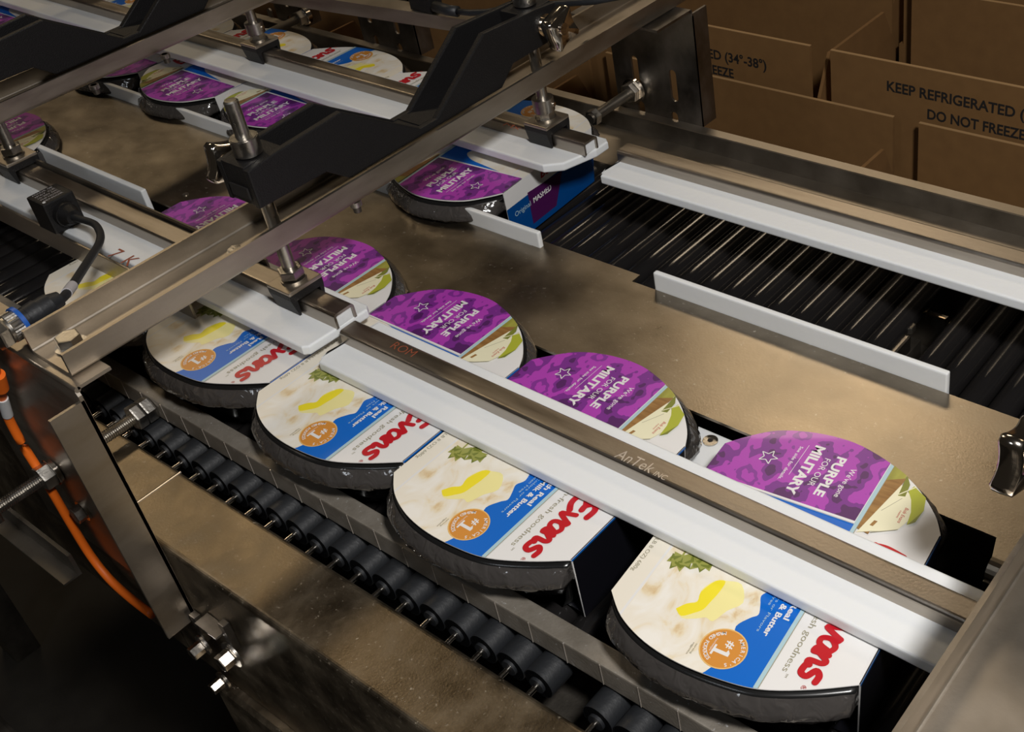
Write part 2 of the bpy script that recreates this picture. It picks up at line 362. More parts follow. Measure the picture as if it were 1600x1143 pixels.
def sleeve_mesh():
    mb = MB(); W = M['p_white']
    n = len(OUT)
    mb.add([(x, y, 0) for x, y in OUT], [list(range(n))], W)                       # top sheet
    mb.add([(x, y, -.0006) for x, y in OUT], [list(range(n))[::-1]], W)
    mb.add([(x, y, z) for z in (-.0006, 0) for x, y in OUT], [(i, (i + 1) % n, n + (i + 1) % n, n + i) for i in range(n)], W)
    A = Art(mb)
    # mashed potato picture, bowl rim stripe, blue wave
    A.poly([(-.09, -.11), (.026, -.11), (.026, .0326), (-.09, .0326)], M['p_potato'])
    A.poly([(-.0735, -.09), (-.0735, .034), (-.058, .034), (-.058, -.10)], M['p_bowl'])
    A.poly([(-.0600, -.10), (-.0600, .034), (-.0585, .034), (-.0585, -.10)], M['p_white'])
    wave = catmull([(-.006, -.11), (-.004, -.0975), (.000, -.092), (.0045, -.078), (.0040, -.068), (.0005, -.060), (.0045, -.052), (.0075, -.048), (.0055, -.042), (.0030, -.036), (.0055, -.030), (.0030, -.020), (.006, -.010), (.003, .004), (.007, .016), (-.004, .024), (-.02, .0275), (-.05, .0325)], 4)
    A.poly(wave + [(.0265, .0326), (.0265, -.11)], M['p_blue'])
    # butter
    b1 = catmull([(-.034, -.064), (-.030, -.058), (-.026, -.054), (-.028, -.047), (-.0245, -.038), (-.018, -.035), (-.010, -.034), (-.0035, -.0445), (-.0085, -.053), (-.012, -.0625), (-.0165, -.062), (-.021, -.065), (-.028, -.068), (-.034, -.064)], 3)
    A.poly(b1, M['p_butter2'])
    b2 = catmull([(-.034, -.064), (-.0305, -.0585), (-.026, -.055), (-.0275, -.048), (-.024, -.038), (-.019, -.036), (-.0185, -.044), (-.0195, -.052), (-.0205, -.058), (-.024, -.0625), (-.029, -.067), (-.034, -.064)], 3)
    A.poly(b2, M['p_butter'])
    # parsley
    z = A.z()
    for cx, cy, sgn in ((-.0495, -.030, 1), (-.037, -.026, -1)):
        for k, (a, l) in enumerate(((-150, .010), (-120, .012), (-90, .012), (-60, .011), (-30, .010))):
            t = math.radians(a + 20 * sgn); ux, uy = math.cos(t), math.sin(t)
            for q, (s0, wd) in enumerate(((1, .0026), (.8, .0040), (.55, .0048))):
                L2 = l * s0
                A.poly([(cx, cy), (cx + ux * L2 * .6 - uy * wd, cy + uy * L2 * .6 + ux * wd), (cx + ux * L2, cy + uy * L2), (cx + ux * L2 * .6 + uy * wd, cy + uy * L2 * .6 - ux * wd)], M['p_leaf'] if (k + q) % 2 else M['p_leaf2'], z + (k * 3 + q) * 6e-7)
        A.stroke([(cx, cy - .004), (cx - .001, cy + .012)], .0012, M['p_leaf2'], z + LAY * .6)
    A.n += 1
    # gold seal
    sx, sy, sr = .0015, -.0755, .0128
    A.poly(circ(sx, sy, sr, 36), M['p_gold2']); A.poly(circ(sx, sy, sr * .94, 36), M['p_gold'])
    A.text('#', .0048, .0046, (sx + .0002, sy + .0058), M['p_white'], bold=.02)
    for P in ([(-.0040, -.0014), (.0046, -.0014), (.0046, -.0036), (-.0040, -.0036)], [(-.0050, .0008), (-.0038, .0008), (-.0038, -.0058), (-.0050, -.0058)], [(.0030, .0004), (.0046, -.0014), (.0026, -.0014)]):
        A.poly([(sx + u, sy + v) for u, v in P][::-1], M['p_white'])
    def arc_text(s, r, a0, a1, h):
        for i, ch in enumerate(s):
            if ch == ' ': continue
            a = math.radians(a0 + (a1 - a0) * i / (len(s) - 1))   # 0 = towards -y (reading direction)
            d = Vector((0, -1)) * math.cos(a) + Vector((1, 0)) * math.sin(a)
            uy = Vector((0, -1)) * math.cos(a) + Vector((1, 0)) * math.sin(a)
            if top_arc[0]: ux = Vector((uy.y, -uy.x)) * 1; ux = Vector((-uy.y, uy.x)) * -1
            else: uy = -uy; ux = Vector((uy.y, -uy.x)); ux = Vector((-uy.y, uy.x)) * -1
            tmp = MB(); c = Vector((sx, sy)) + d * (r if top_arc[0] else r + h * .73)
            text_to(tmp, ch, None, h, (c.x, c.y, 0), (ux.x, ux.y, 0), (uy.x, uy.y, 0), M['p_white'], bold=.02, align='C')
            for f in tmp.f: mb.add([(tmp.v[k][0], tmp.v[k][1], zz) for k in f], [list(range(len(f)))], M['p_white'])
    zz = A.z(); top_arc = [True]; arc_text("AMERICA'S", .0093, 145, 35, .0022)
    top_arc = [False]; arc_text("MASHED POTATOES", .0090, 205, 335, .0022)
    A.text('homestyle', .0085, .0011, (sx - .0062, sy + .0042), M['p_white'])
    # blue band wording
    A.text('Made with Real', .046, .0034, (.0205, .0010), M['p_white'], bold=.03)
    A.text('Potatoes, Milk & Butter', .062, .0034, (.0155, .0030), M['p_white'], bold=.03)
    A.text('No Artificial Colors or Flavors', .060, .0017, (.0115, .0020), M['p_lightblue'])
    A.text('Gluten Free', .020, .0017, (.0090, -.0200), M['p_lightblue'])
    A.text('NET WT 24 OZ (1 LB 8 OZ) 680g', .062, .0026, (-.0705, .0100), M['p_grey'])
    A.text('serving', .007, .0011, (-.0125, -.0790), M['p_grey']); A.text('suggestion', .008, .0011, (-.0142, -.0790), M['p_grey'])
    # separator and white wordmark panel
    A.poly([(.0262, -.11), (.0285, -.11), (.0285, .11), (.0262, .11)], M['p_lightblue'])
    A.poly([(.0285, -.11), (.0290, -.11), (.0290, .11), (.0285, .11)], M['p_grey'])
    A.text('farm-fresh goodness', .060, .0037, (.0345, -.0140), M['p_grey'])
    A.text('TM', .0025, .0012, (.0375, -.0745), M['p_grey'])
    # brush wordmark: letters as strokes, reading towards -y, tops towards +x
    def wm(pts, y0, w=.0033, s=.0125): A.stroke([(.0435 + v * s, y0 - u * s) for u, v in pts], w, M['p_red'], None)
    zw = A.z()
    wm([(.15, 1.35), (-.02, .5), (.05, -.05)], .0235, .0034); wm([(.15, 1.3), (.65, 1.35), (.6, .85), (.15, .72), (.75, .55), (.65, .05), (.0, -.05)], .0235, .0032)
    wm([(.35, .65), (.0, .4), (.15, 0), (.55, .1), (.6, .5), (.35, .65)], .0180, .0030)
    wm([(.1, 1.3), (.0, .1), (.4, 0), (.6, .35), (.3, .6), (.05, .4)], .0085, .0030)
    wm([(.95, 1.25), (.4, 1.28), (.12, 1.02), (.38, .72), (.7, .72)], -.0225, .0040); wm([(.38, .72), (-.02, .40), (.15, 0), (.6, -.02), (1.0, .22)], -.0225, .0040)
    wm([(.0, .72), (.14, .3), (.26, .0), (.45, .35), (.62, .76)], -.0362); wm([(.62, .76), (.75, .70)], -.0362)
    wm([(.62, .6), (.3, .72), (.0, .42), (.1, .05), (.42, .08), (.62, .6), (.60, .1), (.8, .0)], -.0457)
    wm([(.0, .66), (.06, .02)], -.0556); wm([(.06, .3), (.3, .68), (.48, .55), (.52, .05), (.7, .02)], -.0556)
    wm([(.62, .72), (.28, .74), (.1, .52), (.5, .28), (.42, .0), (.02, .02), (-.04, .14)], -.0655, .0036)
    A.text('\u00ae', .0028, .0026, (.0475, -.0772), M['p_red'])
    # purple camouflage field with its white border and words
    A.poly([(-.1, .0325), (.0262, .0325), (.0262, .11), (-.1, .11)], M['p_white'])
    A.poly([(-.1, .0335), (.0258, .0345), (.0258, .11), (-.1, .11)], M['p_camo'])
    A.text("We've gone", .0255, .0036, (.0068, .0725), M['p_white'], bold=.005)
    A.text('PURPLE', .0350, .0060, (-.0045, .0785), M['p_white'], bold=.035)
    A.text('FOR OUR', .0250, .0040, (-.0110, .0740), M['p_white'], bold=.0)
    A.text('MILITARY', .0440, .0064, (-.0205, .0820), M['p_white'], bold=.04)
    A.stroke([(-.0245, .0800), (-.0245, .0520)], .0003, M['p_white'])
    A.text('See side for details.', .0310, .0022, (-.0290, .0770), M['p_white'], bold=.01)
    z = A.z(); st = []
    for i in range(10):
        r = .0060 if i % 2 == 0 else .0027; a = math.radians(i * 36 + 8); st.append((-.0425 + r * math.cos(a), .0605 + r * math.sin(a)))
    for i in range(10):
        A.stroke([st[i], st[(i + 1) % 10]], .0006, M['p_white'], z, 1)
    # barn picture
    A.poly([(.029, .11), (.029, .0335), (.0335, .0315), (.0385, .078), (.036, .11)], M['p_thatch'])
    A.poly([(.029, .072), (.029, .0300), (.0365, .0285), (.0390, .078)], M['p_wood'])
    A.poly([(.0300, .0270), (.0385, .0720), (.0470, .0660), (.0510, .0560), (.0530, .0480), (.0500, .0390), (.0440, .0345), (.0370, .0310)], M['p_cream'])
    A.poly([(.0385, .0810), (.0430, .0740), (.0440, .0640), (.0400, .0630)], M['p_dgreen'])
    A.poly([(.0455, .0740), (.0550, .0680), (.0575, .0580), (.0565, .0480), (.0530, .0440), (.0515, .0540), (.0480, .0630), (.0440, .0690)], M['p_green'])
    A.poly([(.0575, .0580), (.0565, .0480), (.0530, .0440), (.0545, .0480)], M['p_dgreen'])
    A.stroke([(.0400, .0640), (.0470, .0740)], .0007, M['p_cream']); A.stroke([(.0360, .0480), (.0430, .0620)], .0003, M['p_grey'])
    A.poly([(.0345, .0350), (.0365, .0350), (.0375, .0395), (.0355, .0395)], M['p_wood'])
    A.stroke([(.0370, .0300), (.0440, .0345), (.0500, .0385)], .0004, M['p_grey'])
    A.text('Bob Evans', .0125, .0022, (.0475, .0560), M['p_red'], shear=.2); A.text('FARMS', .0060, .0010, (.0455, .0525), M['p_red'])
    # side panels
    for s in (-1, 1):
        x = .0725 * s; xb = .0690 * s
        y0, y1 = (-.064, .045) if s > 0 else (-.069, .060)
        P = [(x, y0, 0), (x, y1, 0), (xb, y1 - .004, -.056), (xb, y0 + .004, -.056)]
        for dx, rev in ((0, False), (-.0006 * s, True)): mb.add([(p[0] + dx, p[1], p[2]) for p in P], [[0, 1, 2, 3]], W)
        mb.add([(P[i][0] - d, P[i][1], P[i][2]) for d in (0, .0006 * s) for i in range(4)], [(i, (i + 1) % 4, 4 + (i + 1) % 4, 4 + i) for i in range(4)], W)
        def q(y, z, e=.0003): t = -z / .056; return (x + (xb - x) * t + e * s, y, z)
        B = M['p_blue']
        if s > 0:
            mb.add([q(y0, 0), q(y1, 0), q(y1, -.0015), q(y0, -.0015)], [[0, 1, 2, 3]], B)
            mb.add([q(y0 + .001, -.0015), q(y1 - .001, -.0015), q(y1 - .004, -.056), q(y0 + .004, -.056)], [[0, 1, 2, 3]], M['p_shaded'])
        else:
            mb.add([q(y0 + .001, -.018), q(y1 - .001, -.018), q(y1 - .004, -.056), q(y0 + .004, -.056)], [[0, 1, 2, 3]], M['p_shaded_blue'])
            mb.add([q(-.02, -.020, .0005), q(.030, -.016, .0005), q(.028, -.050, .0005), q(-.006, -.050, .0005)], [[0, 1, 2, 3]], M['p_purple_side'])
            text_to(mb, 'Bob Evans', .050, .008, q(.010, -.012, .0006), (0, -1, 0), (0, 0, 1), M['p_red'], bold=.02, shear=.2)
            text_to(mb, 'MASHED', .026, .006, q(.024, -.030, .0008), (0, -1, 0), (0, 0, 1), M['p_white'], bold=.02)
            text_to(mb, 'Original', .022, .005, q(.050, -.030, .0008), (0, -1, 0), (0, 0, 1), M['p_lightblue'])
    # bottom sheet
    mb.box(-.069, .069, -.058, .044, -.0566, -.056, M['p_shaded'])
    return mb
def offset_out(d, sx=1, lim=.0712):
    P = []
    n = len(OUT)
    for i, (x, y) in enumerate(OUT):
        a, b = OUT[i - 1], OUT[(i + 1) % n]; t = Vector((b[0] - a[0], b[1] - a[1])).normalized(); nx, ny = t.y, -t.x
        P.append((max(-lim, min(lim, x + nx * d)), y + ny * d))
    return P
def ring_mesh(levels, mat, cap=True):
    mb = MB(); n = len(levels[0][0]); V = []
    for P, z in levels: V += [(x, y, z(i) if callable(z) else z) for i, (x, y) in enumerate(P)]
    F = [(k * n + i, k * n + (i + 1) % n, (k + 1) * n + (i + 1) % n, (k + 1) * n + i) for k in range(len(levels) - 1) for i in range(n)]
    if cap: F.append([(len(levels) - 1) * n + i for i in range(n)][::-1])
    mb.add(V, F, mat, True); return mb
def resample(P, k):
    out = []; n = len(P)
    for i in range(n):
        a, b = P[i], P[(i + 1) % n]; L = math.dist(a, b); m = max(1, int(L / k))
        for j in range(m): out.append((a[0] + (b[0] - a[0]) * j / m, a[1] + (b[1] - a[1]) * j / m))
    return out
OUT_FULL = OUT
def make_package():
    root = thing('meal_package', (0, 0, 0), '', 'food package')
    s = sleeve_mesh().build('sleeve', root, fix=False)
    global OUT
    OUT = resample(OUT_FULL, .0025)
    rr = random.Random(3); wr = [rr.uniform(-1, 1) for _ in OUT]; n = len(OUT)
    wr = [(wr[i - 1] + 2 * wr[i] + wr[(i + 1) % n]) / 4 for i in range(n)]
    tray = ring_mesh([(offset_out(-.0060), -.0035), (offset_out(.0002), -.0032), (offset_out(.0022), -.0056), (offset_out(.0018), -.0095), (offset_out(-.0060, lim=.066), -.0110), (offset_out(-.0120, lim=.0635), -.026), (offset_out(-.0160, lim=.060), -.047), (offset_out(-.0200, lim=.056), -.0555)], M['tray']).build('tray', root)
    def jig(P, a, ph=0): return [(x + (.0006 * wr[(i + ph) % n] * a if abs(x) < .069 else 0), y + .0008 * wr[(i * 2 + ph) % n] * a) for i, (x, y) in enumerate(P)]
    fz = lambda base, a, ph: (lambda i: base + .0016 * a * wr[(i + ph) % n])
    ring_mesh([(jig(offset_out(.0018), .2), fz(-.0046, .2, 0)), (jig(offset_out(.0040), .5, 5), fz(-.0070, .5, 4)), (jig(offset_out(.0068), .9, 9), fz(-.0108, .7, 9)), (jig(offset_out(.0082), 1.2, 14), fz(-.0148, .6, 17)), (jig(offset_out(.0070), 1.2, 21), fz(-.0172, .6, 3)), (jig(offset_out(-.001, lim=.068), .5, 21), fz(-.0160, .6, 3))], M['film'], cap=False).build('film_skirt', root)
    OUT = OUT_FULL
    return root
proto = make_package()
PK = [  # x, y, degrees, label, group
    (-.264, .371, 6, 'rightmost meal package of the near lane, set slightly askew beside the nearest cross bar', 'near'),
    (-.435, .3635, 0, 'second meal package from the right in the near lane, right of the plate screw gap', 'near'),
    (-.5825, .3685, 0, 'third meal package from the right in the near lane, beside the guide rail joint', 'near'),
    (-.7288, .3745, 0, 'fourth meal package from the right in the near lane, half under the bright cross bar', 'near'),
    (-.876, .372, 0, 'near lane meal package just left of the bright cross bar, beside the hanging sensor cable', 'near'),
    (-1.262, .372, 0, 'meal package at the far left of the near lane, behind the second cross bar', 'near'),
    (-.7643, .6386, 183.9, 'rightmost meal package of the far lane with its blue side panel showing', 'far'),
    (-.897, .650, 180, 'meal package of the far lane mostly hidden behind the black swivel arm', 'far'),
    (-1.041, .653, 180, 'far lane meal package directly behind the free-standing post top, left of the black arm', 'far'),
    (-1.187, .646, 180, 'far lane meal package left of the post, its purple half clear beside the white strip', 'far'),
    (-1.333, .645, 180, 'far lane meal package with its purple corner just emerging from the second cross bar', 'far'),
    (-1.480, .645, 180, 'first meal package of the far lane behind the second cross bar', 'far'),
    (-1.627, .645, 180, 'second meal package of the far lane behind the second cross bar', 'far'),
    (-1.774, .645, 180, 'meal package at the far left end of the far lane', 'far')]
for i, (x, y, a, lab, g) in enumerate(PK):
    o = proto if i == 0 else copy_tree(proto)
    o.location = (x, y, 0); o.rotation_euler = (0, 0, math.radians(a)); tag(o, lab, 'food package', 'meal packages in the %s lane' % g)

# ------------------------------------------------------------------ rollers
def make_roller():
    r = thing('conveyor_roller', (0, 0, 0), 'black conveyor roller with a bright axle pin', 'roller')
    MB().cyl((0, .0575 - .047, 0), (0, .185 - .003, 0), .0104, M['roller'], 20).build('roller_tube', r)
    m = MB(); 
    m.cyl((0, .0105, 0), (0, .0285, 0), .0107, M['rubber'], 24); m.cyl((0, .0085, 0), (0, .0105, 0), .0055, M['rubber'], 16)
    m.build('end_cap', r)
    MB().cyl((0, 0, 0), (0, .0086, 0), .0019, M['chrome'], 10).build('axle_pin', r)
    return r
rp = make_roller(); first = True
skip_near = {-.352, }
k = 0
for i in range(52):
    x = -1.245 + .02255 * i
    if abs(x + .352) < .0113: continue
    o = rp if first else copy_tree(rp); first = False
    o.location = (x, .2475, -.0680)
    tag(o, 'black conveyor roller with bright axle pin beside the near frame, under the near lane', 'roller', 'rollers of the near lane')
mb = MB(); mb.cyl((0, 0, 0), (0, .165, 0), .0104, M['roller'], 20)
fr = mb.build('conveyor_roller'); first = True
mb = MB(); mb.cyl((0, .1652, 0), (0, .177, 0), .0035, M['darksteel'], 12); mb.build('axle_pin', fr)
for i in range(50):
    x = -1.02 + .0223 * i
    if abs(x + .3290) < .0112: continue
    o = fr if first else copy_tree(fr)
    first = False
    o.location = (x, .565, -.0680)
    tag(o, 'long glossy black conveyor roller of the far lane', 'roller', 'rollers of the far lane')
# dark drive bed beneath the rollers
mb = MB(); mb.box(-2.1, .25, .252, .80, -.125, -.112, M['darksteel']); 
tag(mb.build('drive_bed'), 'dark steel bed lying under the rollers of both lanes', 'machine bed')
m = MB(); c = onz(1410, 525, -.075)
m.box(c.x - .012, c.x + .010, c.y - .045, c.y - .004, -.083, -.068, M['slotsteel'], .002); m.hexa((c.x + .002, c.y + .005, -.072), (c.x + .002, c.y + .005, -.066), .006, M['darksteel'])
m.box(c.x - .012, c.x + .010, c.y - .045, c.y + .012, -.114, -.083, M['darksteel']); m.box(c.x - .016, c.x + .016, c.y + .040, c.y + .0415, -.080, -.0785, M['brass']); m.box(c.x - .016, c.x + .016, c.y + .040, c.y + .046, -.114, -.080, M['darksteel'])
tag(m.build('drive_clip'), 'small steel clip and bolt seen in the gap between far lane rollers', 'clip')

# ------------------------------------------------------------------ near side frame, ledge
f = thing('conveyor_beam', (-.68, .22, -.06), 'brown-grey steel side frame nearest the camera with a flat dusty top', 'machine frame')
xs = -.708
def frame_sec(x0, x1, zt):
    m = MB(); r = .004; y0, y1 = .195, .247
    arc = [(y0 + r - r * math.sin(t), zt - r + r * math.cos(t)) for t in [math.pi / 2 * i / 5 for i in range(6)]]
    prof = arc[::-1] + [(y1 - r + r * math.sin(t), zt - r + r * math.cos(t)) for t in [math.pi / 2 * i / 5 for i in range(6)]]
    prof += [(y1, zt - .012), (y1 - .003, zt - .012), (y1 - .003, zt - .004), (y0 + .003, zt - .004), (y0 + .003, -.205), (y0 + .02, -.205), (y0 + .02, -.208), (y0, -.208)]
    n = len(prof); V = [(x0, a, b) for a, b in prof] + [(x1, a, b) for a, b in prof]
    m.add(V, [(i, (i + 1) % n, n + (i + 1) % n, n + i) for i in range(n)], M['frame'], False)
    from mathutils.geometry import tessellate_polygon
    T = tessellate_polygon([[Vector((a, b, 0)) for a, b in prof]])
    m.add(V[:n], [list(t) for t in T], M['frame']); m.add(V[n:], [list(t) for t in T], M['frame'])
    return m
frame_sec(xs + .0008, .25, -.0600).build('frame_section', f)
frame_sec(-2.1, xs - .0008, -.0592).build('frame_section', f)
m = MB(); m.box(xs - .0004, xs + .0006, .200, .2465, -.0604, -.0596, M['etch']); m.build('seam', f)
offset_children(f)
m = MB()
prof = [(.1935, -.210), (.1935, -.214), (.150, -.330), (.150, -.95), (.215, -.95), (.215, -.210)]
m.prism([(.1900, -.2095), (.1865, -.2125), (.1865, -.36), (.190, -.36)], 'x', -.665, .25, M['frame']); m.prism([(.190, -.2095), (.215, -.2095), (.215, -.212), (.190, -.212)], 'x', -.665, .25, M['frame'])
tag(m.build('lower_guard'), 'lower steel guard panel under the near side frame, lit along its top edge', 'guard panel')
m = MB(); m.box(-2.0, .25, .2725, .2855, -.0560, -.0375, M['ledge'], .0012)
for i in range(60):
    x = -1.55 + .0272 * i; m.box(x, x + .0005, .2722, .2727, -.0555, -.0380, M['etch'])
tag(m.build('support_ledge'), 'dusty steel ledge with fine tick marks along the near edge of the near lane', 'ledge')

# ------------------------------------------------------------------ dead plate between the lanes
m = MB(); Yn, Yf = .4558, .5553
outer = [(-2.05, .448), (-1.040, .448), (-1.040, .4400), (-.9700, .4400), (-.9700, Yn), (-.1775, Yn), (-.1735, .4415), (.25, .4415), (.25, Yf), (-.5255, Yf), (-.5255, Yf + .0100), (-.6330, Yf + .0100), (-.6330, Yf), (-2.05, Yf)]
c1 = onz(290, 304, -.02)
holes_mesh(m, outer, [circ(c1.x, c1.y, .0022, 12)], .0022, Matrix.Translation((0, 0, -.0211)), M['plate'])
# rolled-down end lip
R = .010
for k in range(6):
    t0, t1 = math.pi / 2 * k / 6, math.pi / 2 * (k + 1) / 6
    V = [(x, .4415 - R * math.sin(t), -.0200 - R + R * math.cos(t)) for x in (-.1735, .25) for t in (t0, t1)]
    m.add([V[0], V[1], V[3], V[2]], [[0, 1, 2, 3]], M['plate'], True)
m.box(-.1735, .25, .4305, .4320, -.050, -.030, M['plate'])
dp = m.build('dead_plate'); tag(dp, 'wide worn stainless plate lying between the two package lanes', 'steel plate')
m = MB(); m.cyl((c1.x, c1.y, -.0200), (c1.x, c1.y, -.0192), .0030, M['nut'], 14); m.build('screw', dp)
# skirt walls that carry the plate
m = MB(); m.box(-2.05, .25, .4900, .5350, -.1115, -.0224, M['darksteel'])
tag(m.build('plate_support'), 'dark steel box beam holding up the wide plate', 'support beam')

# white fences and pads
def fence(x0, x1, y0, y1, z0, z1, label, cut=0):
    m = MB(); m.box(x0, x1, y0, y1, z0, z1, M['uhmw_d'] if cut else M['uhmw'], .0012)
    return tag(m.build('guide_fence'), label, 'plastic fence', 'white plastic fences along the wide plate')
fence(-.5030, -.2585, Yf + .0004, Yf + .0050, -.046, -.0045, 'white plastic fence on the right, upright between the wide plate and the bare far rollers')
fence(-1.75, -.6235, Yf + .0004, Yf + .0050, -.046, -.0055, 'white plastic fence beside the far lane packages, ending at the notch in the plate')
fence(-1.65, -1.0060, .4270, .4325, -.046, -.0010, 'greyish plastic fence at the left between the near lane and the wide plate')
m = MB(); m.box(-.985, -.345, .4215, .4540, -.036, -.0300, M['uhmw'], .001)
pad = m.build('wear_pad'); tag(pad, 'low white plastic pad with steel screw between near lane packages and plate', 'plastic pad')
c = onz(1110, 689, -.030); m = MB(); m.cyl((c.x, c.y, -.0300), (c.x, c.y, -.0290), .0052, M['nut'], 24); m.cyl((c.x, c.y, -.0289), (c.x, c.y, -.0288), .0020, M['ink'], 6)
m.build('screw', pad)

# ------------------------------------------------------------------ far side channel
m = MB(); x0, x1 = -2.1, .25
m.box(x0, x1, .809, .820, -.0415, -.0400, M['steel']); m.box(x0, x1, .809, .8105, -.060, -.0415, M['darksteel'])
m.box(x0, x1, .745, .809, -.0615, -.0600, M['steel']); m.box(x0, x1, .8185, .820, -.17, -.0415, M['darksteel'])
m.box(x0, x1, .745, .7465, -.112, -.0615, M['darksteel'])
fc = m.build('side_channel'); tag(fc, 'long steel side channel beyond the far lane, in front of the cartons', 'machine frame')

# ------------------------------------------------------------------ guide rails
def rail(x0, x1, yc0, yc1, zc0, zc1, ys0, ys1, zs0, zs1, label, endcut=0, hollow=False, extra=None, ang=0):
    r = thing('guide_rail', ((x0 + x1) / 2, (yc0 + yc1) / 2, zs0), label, 'guide rail', 'guide rails above the lanes')
    m = MB(); t = .0020; rr = .0028
    arc = lambda cx, cz, a0: [(cx + rr * math.cos(a0 + math.pi / 2 * i / 4), cz + rr * math.sin(a0 + math.pi / 2 * i / 4)) for i in range(5)]
    outerp = [(yc1, zc0)] + arc(yc1 - rr, zc1 - rr, 0) + arc(yc0 + rr, zc1 - rr, math.pi / 2) + [(yc0, zc0)]
    innerp = [(yc0 + t, zc0), (yc0 + t, zc1 - t - .0008), (yc0 + t + .0008, zc1 - t), (yc1 - t - .0008, zc1 - t), (yc1 - t, zc1 - t - .0008), (yc1 - t, zc0)]
    poly = outerp + innerp
    from mathutils.geometry import tessellate_polygon
    T = tessellate_polygon([[Vector((a, b, 0)) for a, b in poly]]); n = len(poly)
    V = [(x0, a, b) for a, b in poly] + [(x1, a, b) for a, b in poly]
    m.add(V, [(i, (i + 1) % n, n + (i + 1) % n, n + i) for i in range(n)], M['rail'], False)
    m.add(V[:n], [list(q) for q in T], M['rail']); m.add(V[n:], [list(q) for q in T], M['rail'])
    # plastic key inside the channel
    ch = m.build('rail_channel', r)
    m = MB(); b = .0018
    P = [(x0, ys0), (x1, ys0), (x1, ys1), (x0, ys1)]
    if endcut: P = [(x0, ys0), (x1 - endcut * 1.2, ys0), (x1 - endcut * .5, ys0 + endcut * .55), (x1, ys1 - endcut * 1.0), (x1, ys1 - .004), (x1 - .005, ys1), (x0, ys1)]
    if endcut < 0: P = [(x0, ys0 + .0035), (x0 + .0, ys0 + .004), (x0 + .002, ys0), (x1, ys0), (x1, ys1), (x0 + .004, ys1), (x0 - .001, ys1 - .02)]
    bm = bmesh.new(); vs = [bm.verts.new((p[0], p[1], zs0)) for p in P]; fb = bm.faces.new(vs)
    ex = bmesh.ops.extrude_face_region(bm, geom=[fb]); 
    for v in [g for g in ex['geom'] if isinstance(g, bmesh.types.BMVert)]: v.co.z = zs1
    bmesh.ops.bevel(bm, geom=[e for e in bm.edges if abs(e.verts[0].co.z - e.verts[1].co.z) < 1e-6], offset=.0016, segments=3, profile=.5, affect='EDGES')
    m.bm(bm, M['uhmw'])
    m.box(x0 + .001, x1 - .0015, yc0 + t + .0002, yc1 - t - .0002, zs1, zc1 - t - .0002, M['uhmw'])
    m.build('wear_strip', r)
    if extra: extra(r)
    offset_children(r)
    if ang: r.rotation_euler[2] = ang
    return r
def etch(r):
    m = MB(); p = onz(968, 722, .0201); 
    text_to(m, 'AnTek', .0270, .0085, (p.x - .006, p.y + .0018, .02025), (1, .0, 0), (0, 1, 0), M['etch'], bold=-.004, shear=.1)
    text_to(m, 'INC', .0085, .0042, (p.x + .0235, p.y + .0018, .02025), (1, 0, 0), (0, 1, 0), M['etch'], shear=.1)
    m.build('etched_name', r)
    m = MB(); p = onz(612, 540, .0201); text_to(m, 'ROM', .022, .0075, (p.x, p.y - .002, .02025), (1, 0, 0), (0, 1, 0), M['pen'], bold=-.01)
    m.build('marker_writing', r)
rail(-.6330, .20, .3612, .3778, .0100, .0202, .3375, .3930, .0015, .0100, 'front right guide rail, worn steel channel with etched name on a white strip', -1, extra=etch)
def lip(r):
    m = MB(); m.box(-1.75, -.775, .3290, .3312, -.001, .0195, M['steel'], .0005); m.build('edge_lip', r)
    m = MB(); p = onz(175, 395, .0182); text_to(m, '7  K', .032, .013, (p.x, p.y - .005, .0184), (1, 0, 0), (0, 1, 0), M['pen'], bold=.0)
    m.build('marker_writing', r)
    m = MB(); m.box(-1.75, -.742, .3835, .3855, .018, .0330, M['darksteel'], .0005); m.build('back_flange', r)
rail(-1.75, -.6385, .3640, .3825, .0180, .0300, .3365, .3960, .0102, .0180, 'guide rail at the front left, raised above its neighbour and held by the black clamp', .006, extra=lip)
rail(-.6200, .20, .6600, .6780, .0100, .0202, .6340, .6905, .0015, .0100, 'guide rail at the back right, running above the bare black rollers', -1)
def rl(r):
    m = MB(); p = onz(790, 193, .0301); text_to(m, 'Mx', .020, .006, (p.x, p.y - .004, .0303), (1, 0, 0), (0, 1, 0), M['pen'], bold=.0); m.build('marker_writing', r)
rail(-1.90, -.6410, .6430, .6605, .0180, .0300, .6140, .6770, .0100, .0180, 'back left guide rail ending in an open channel above the rightmost far package', .020, extra=rl)

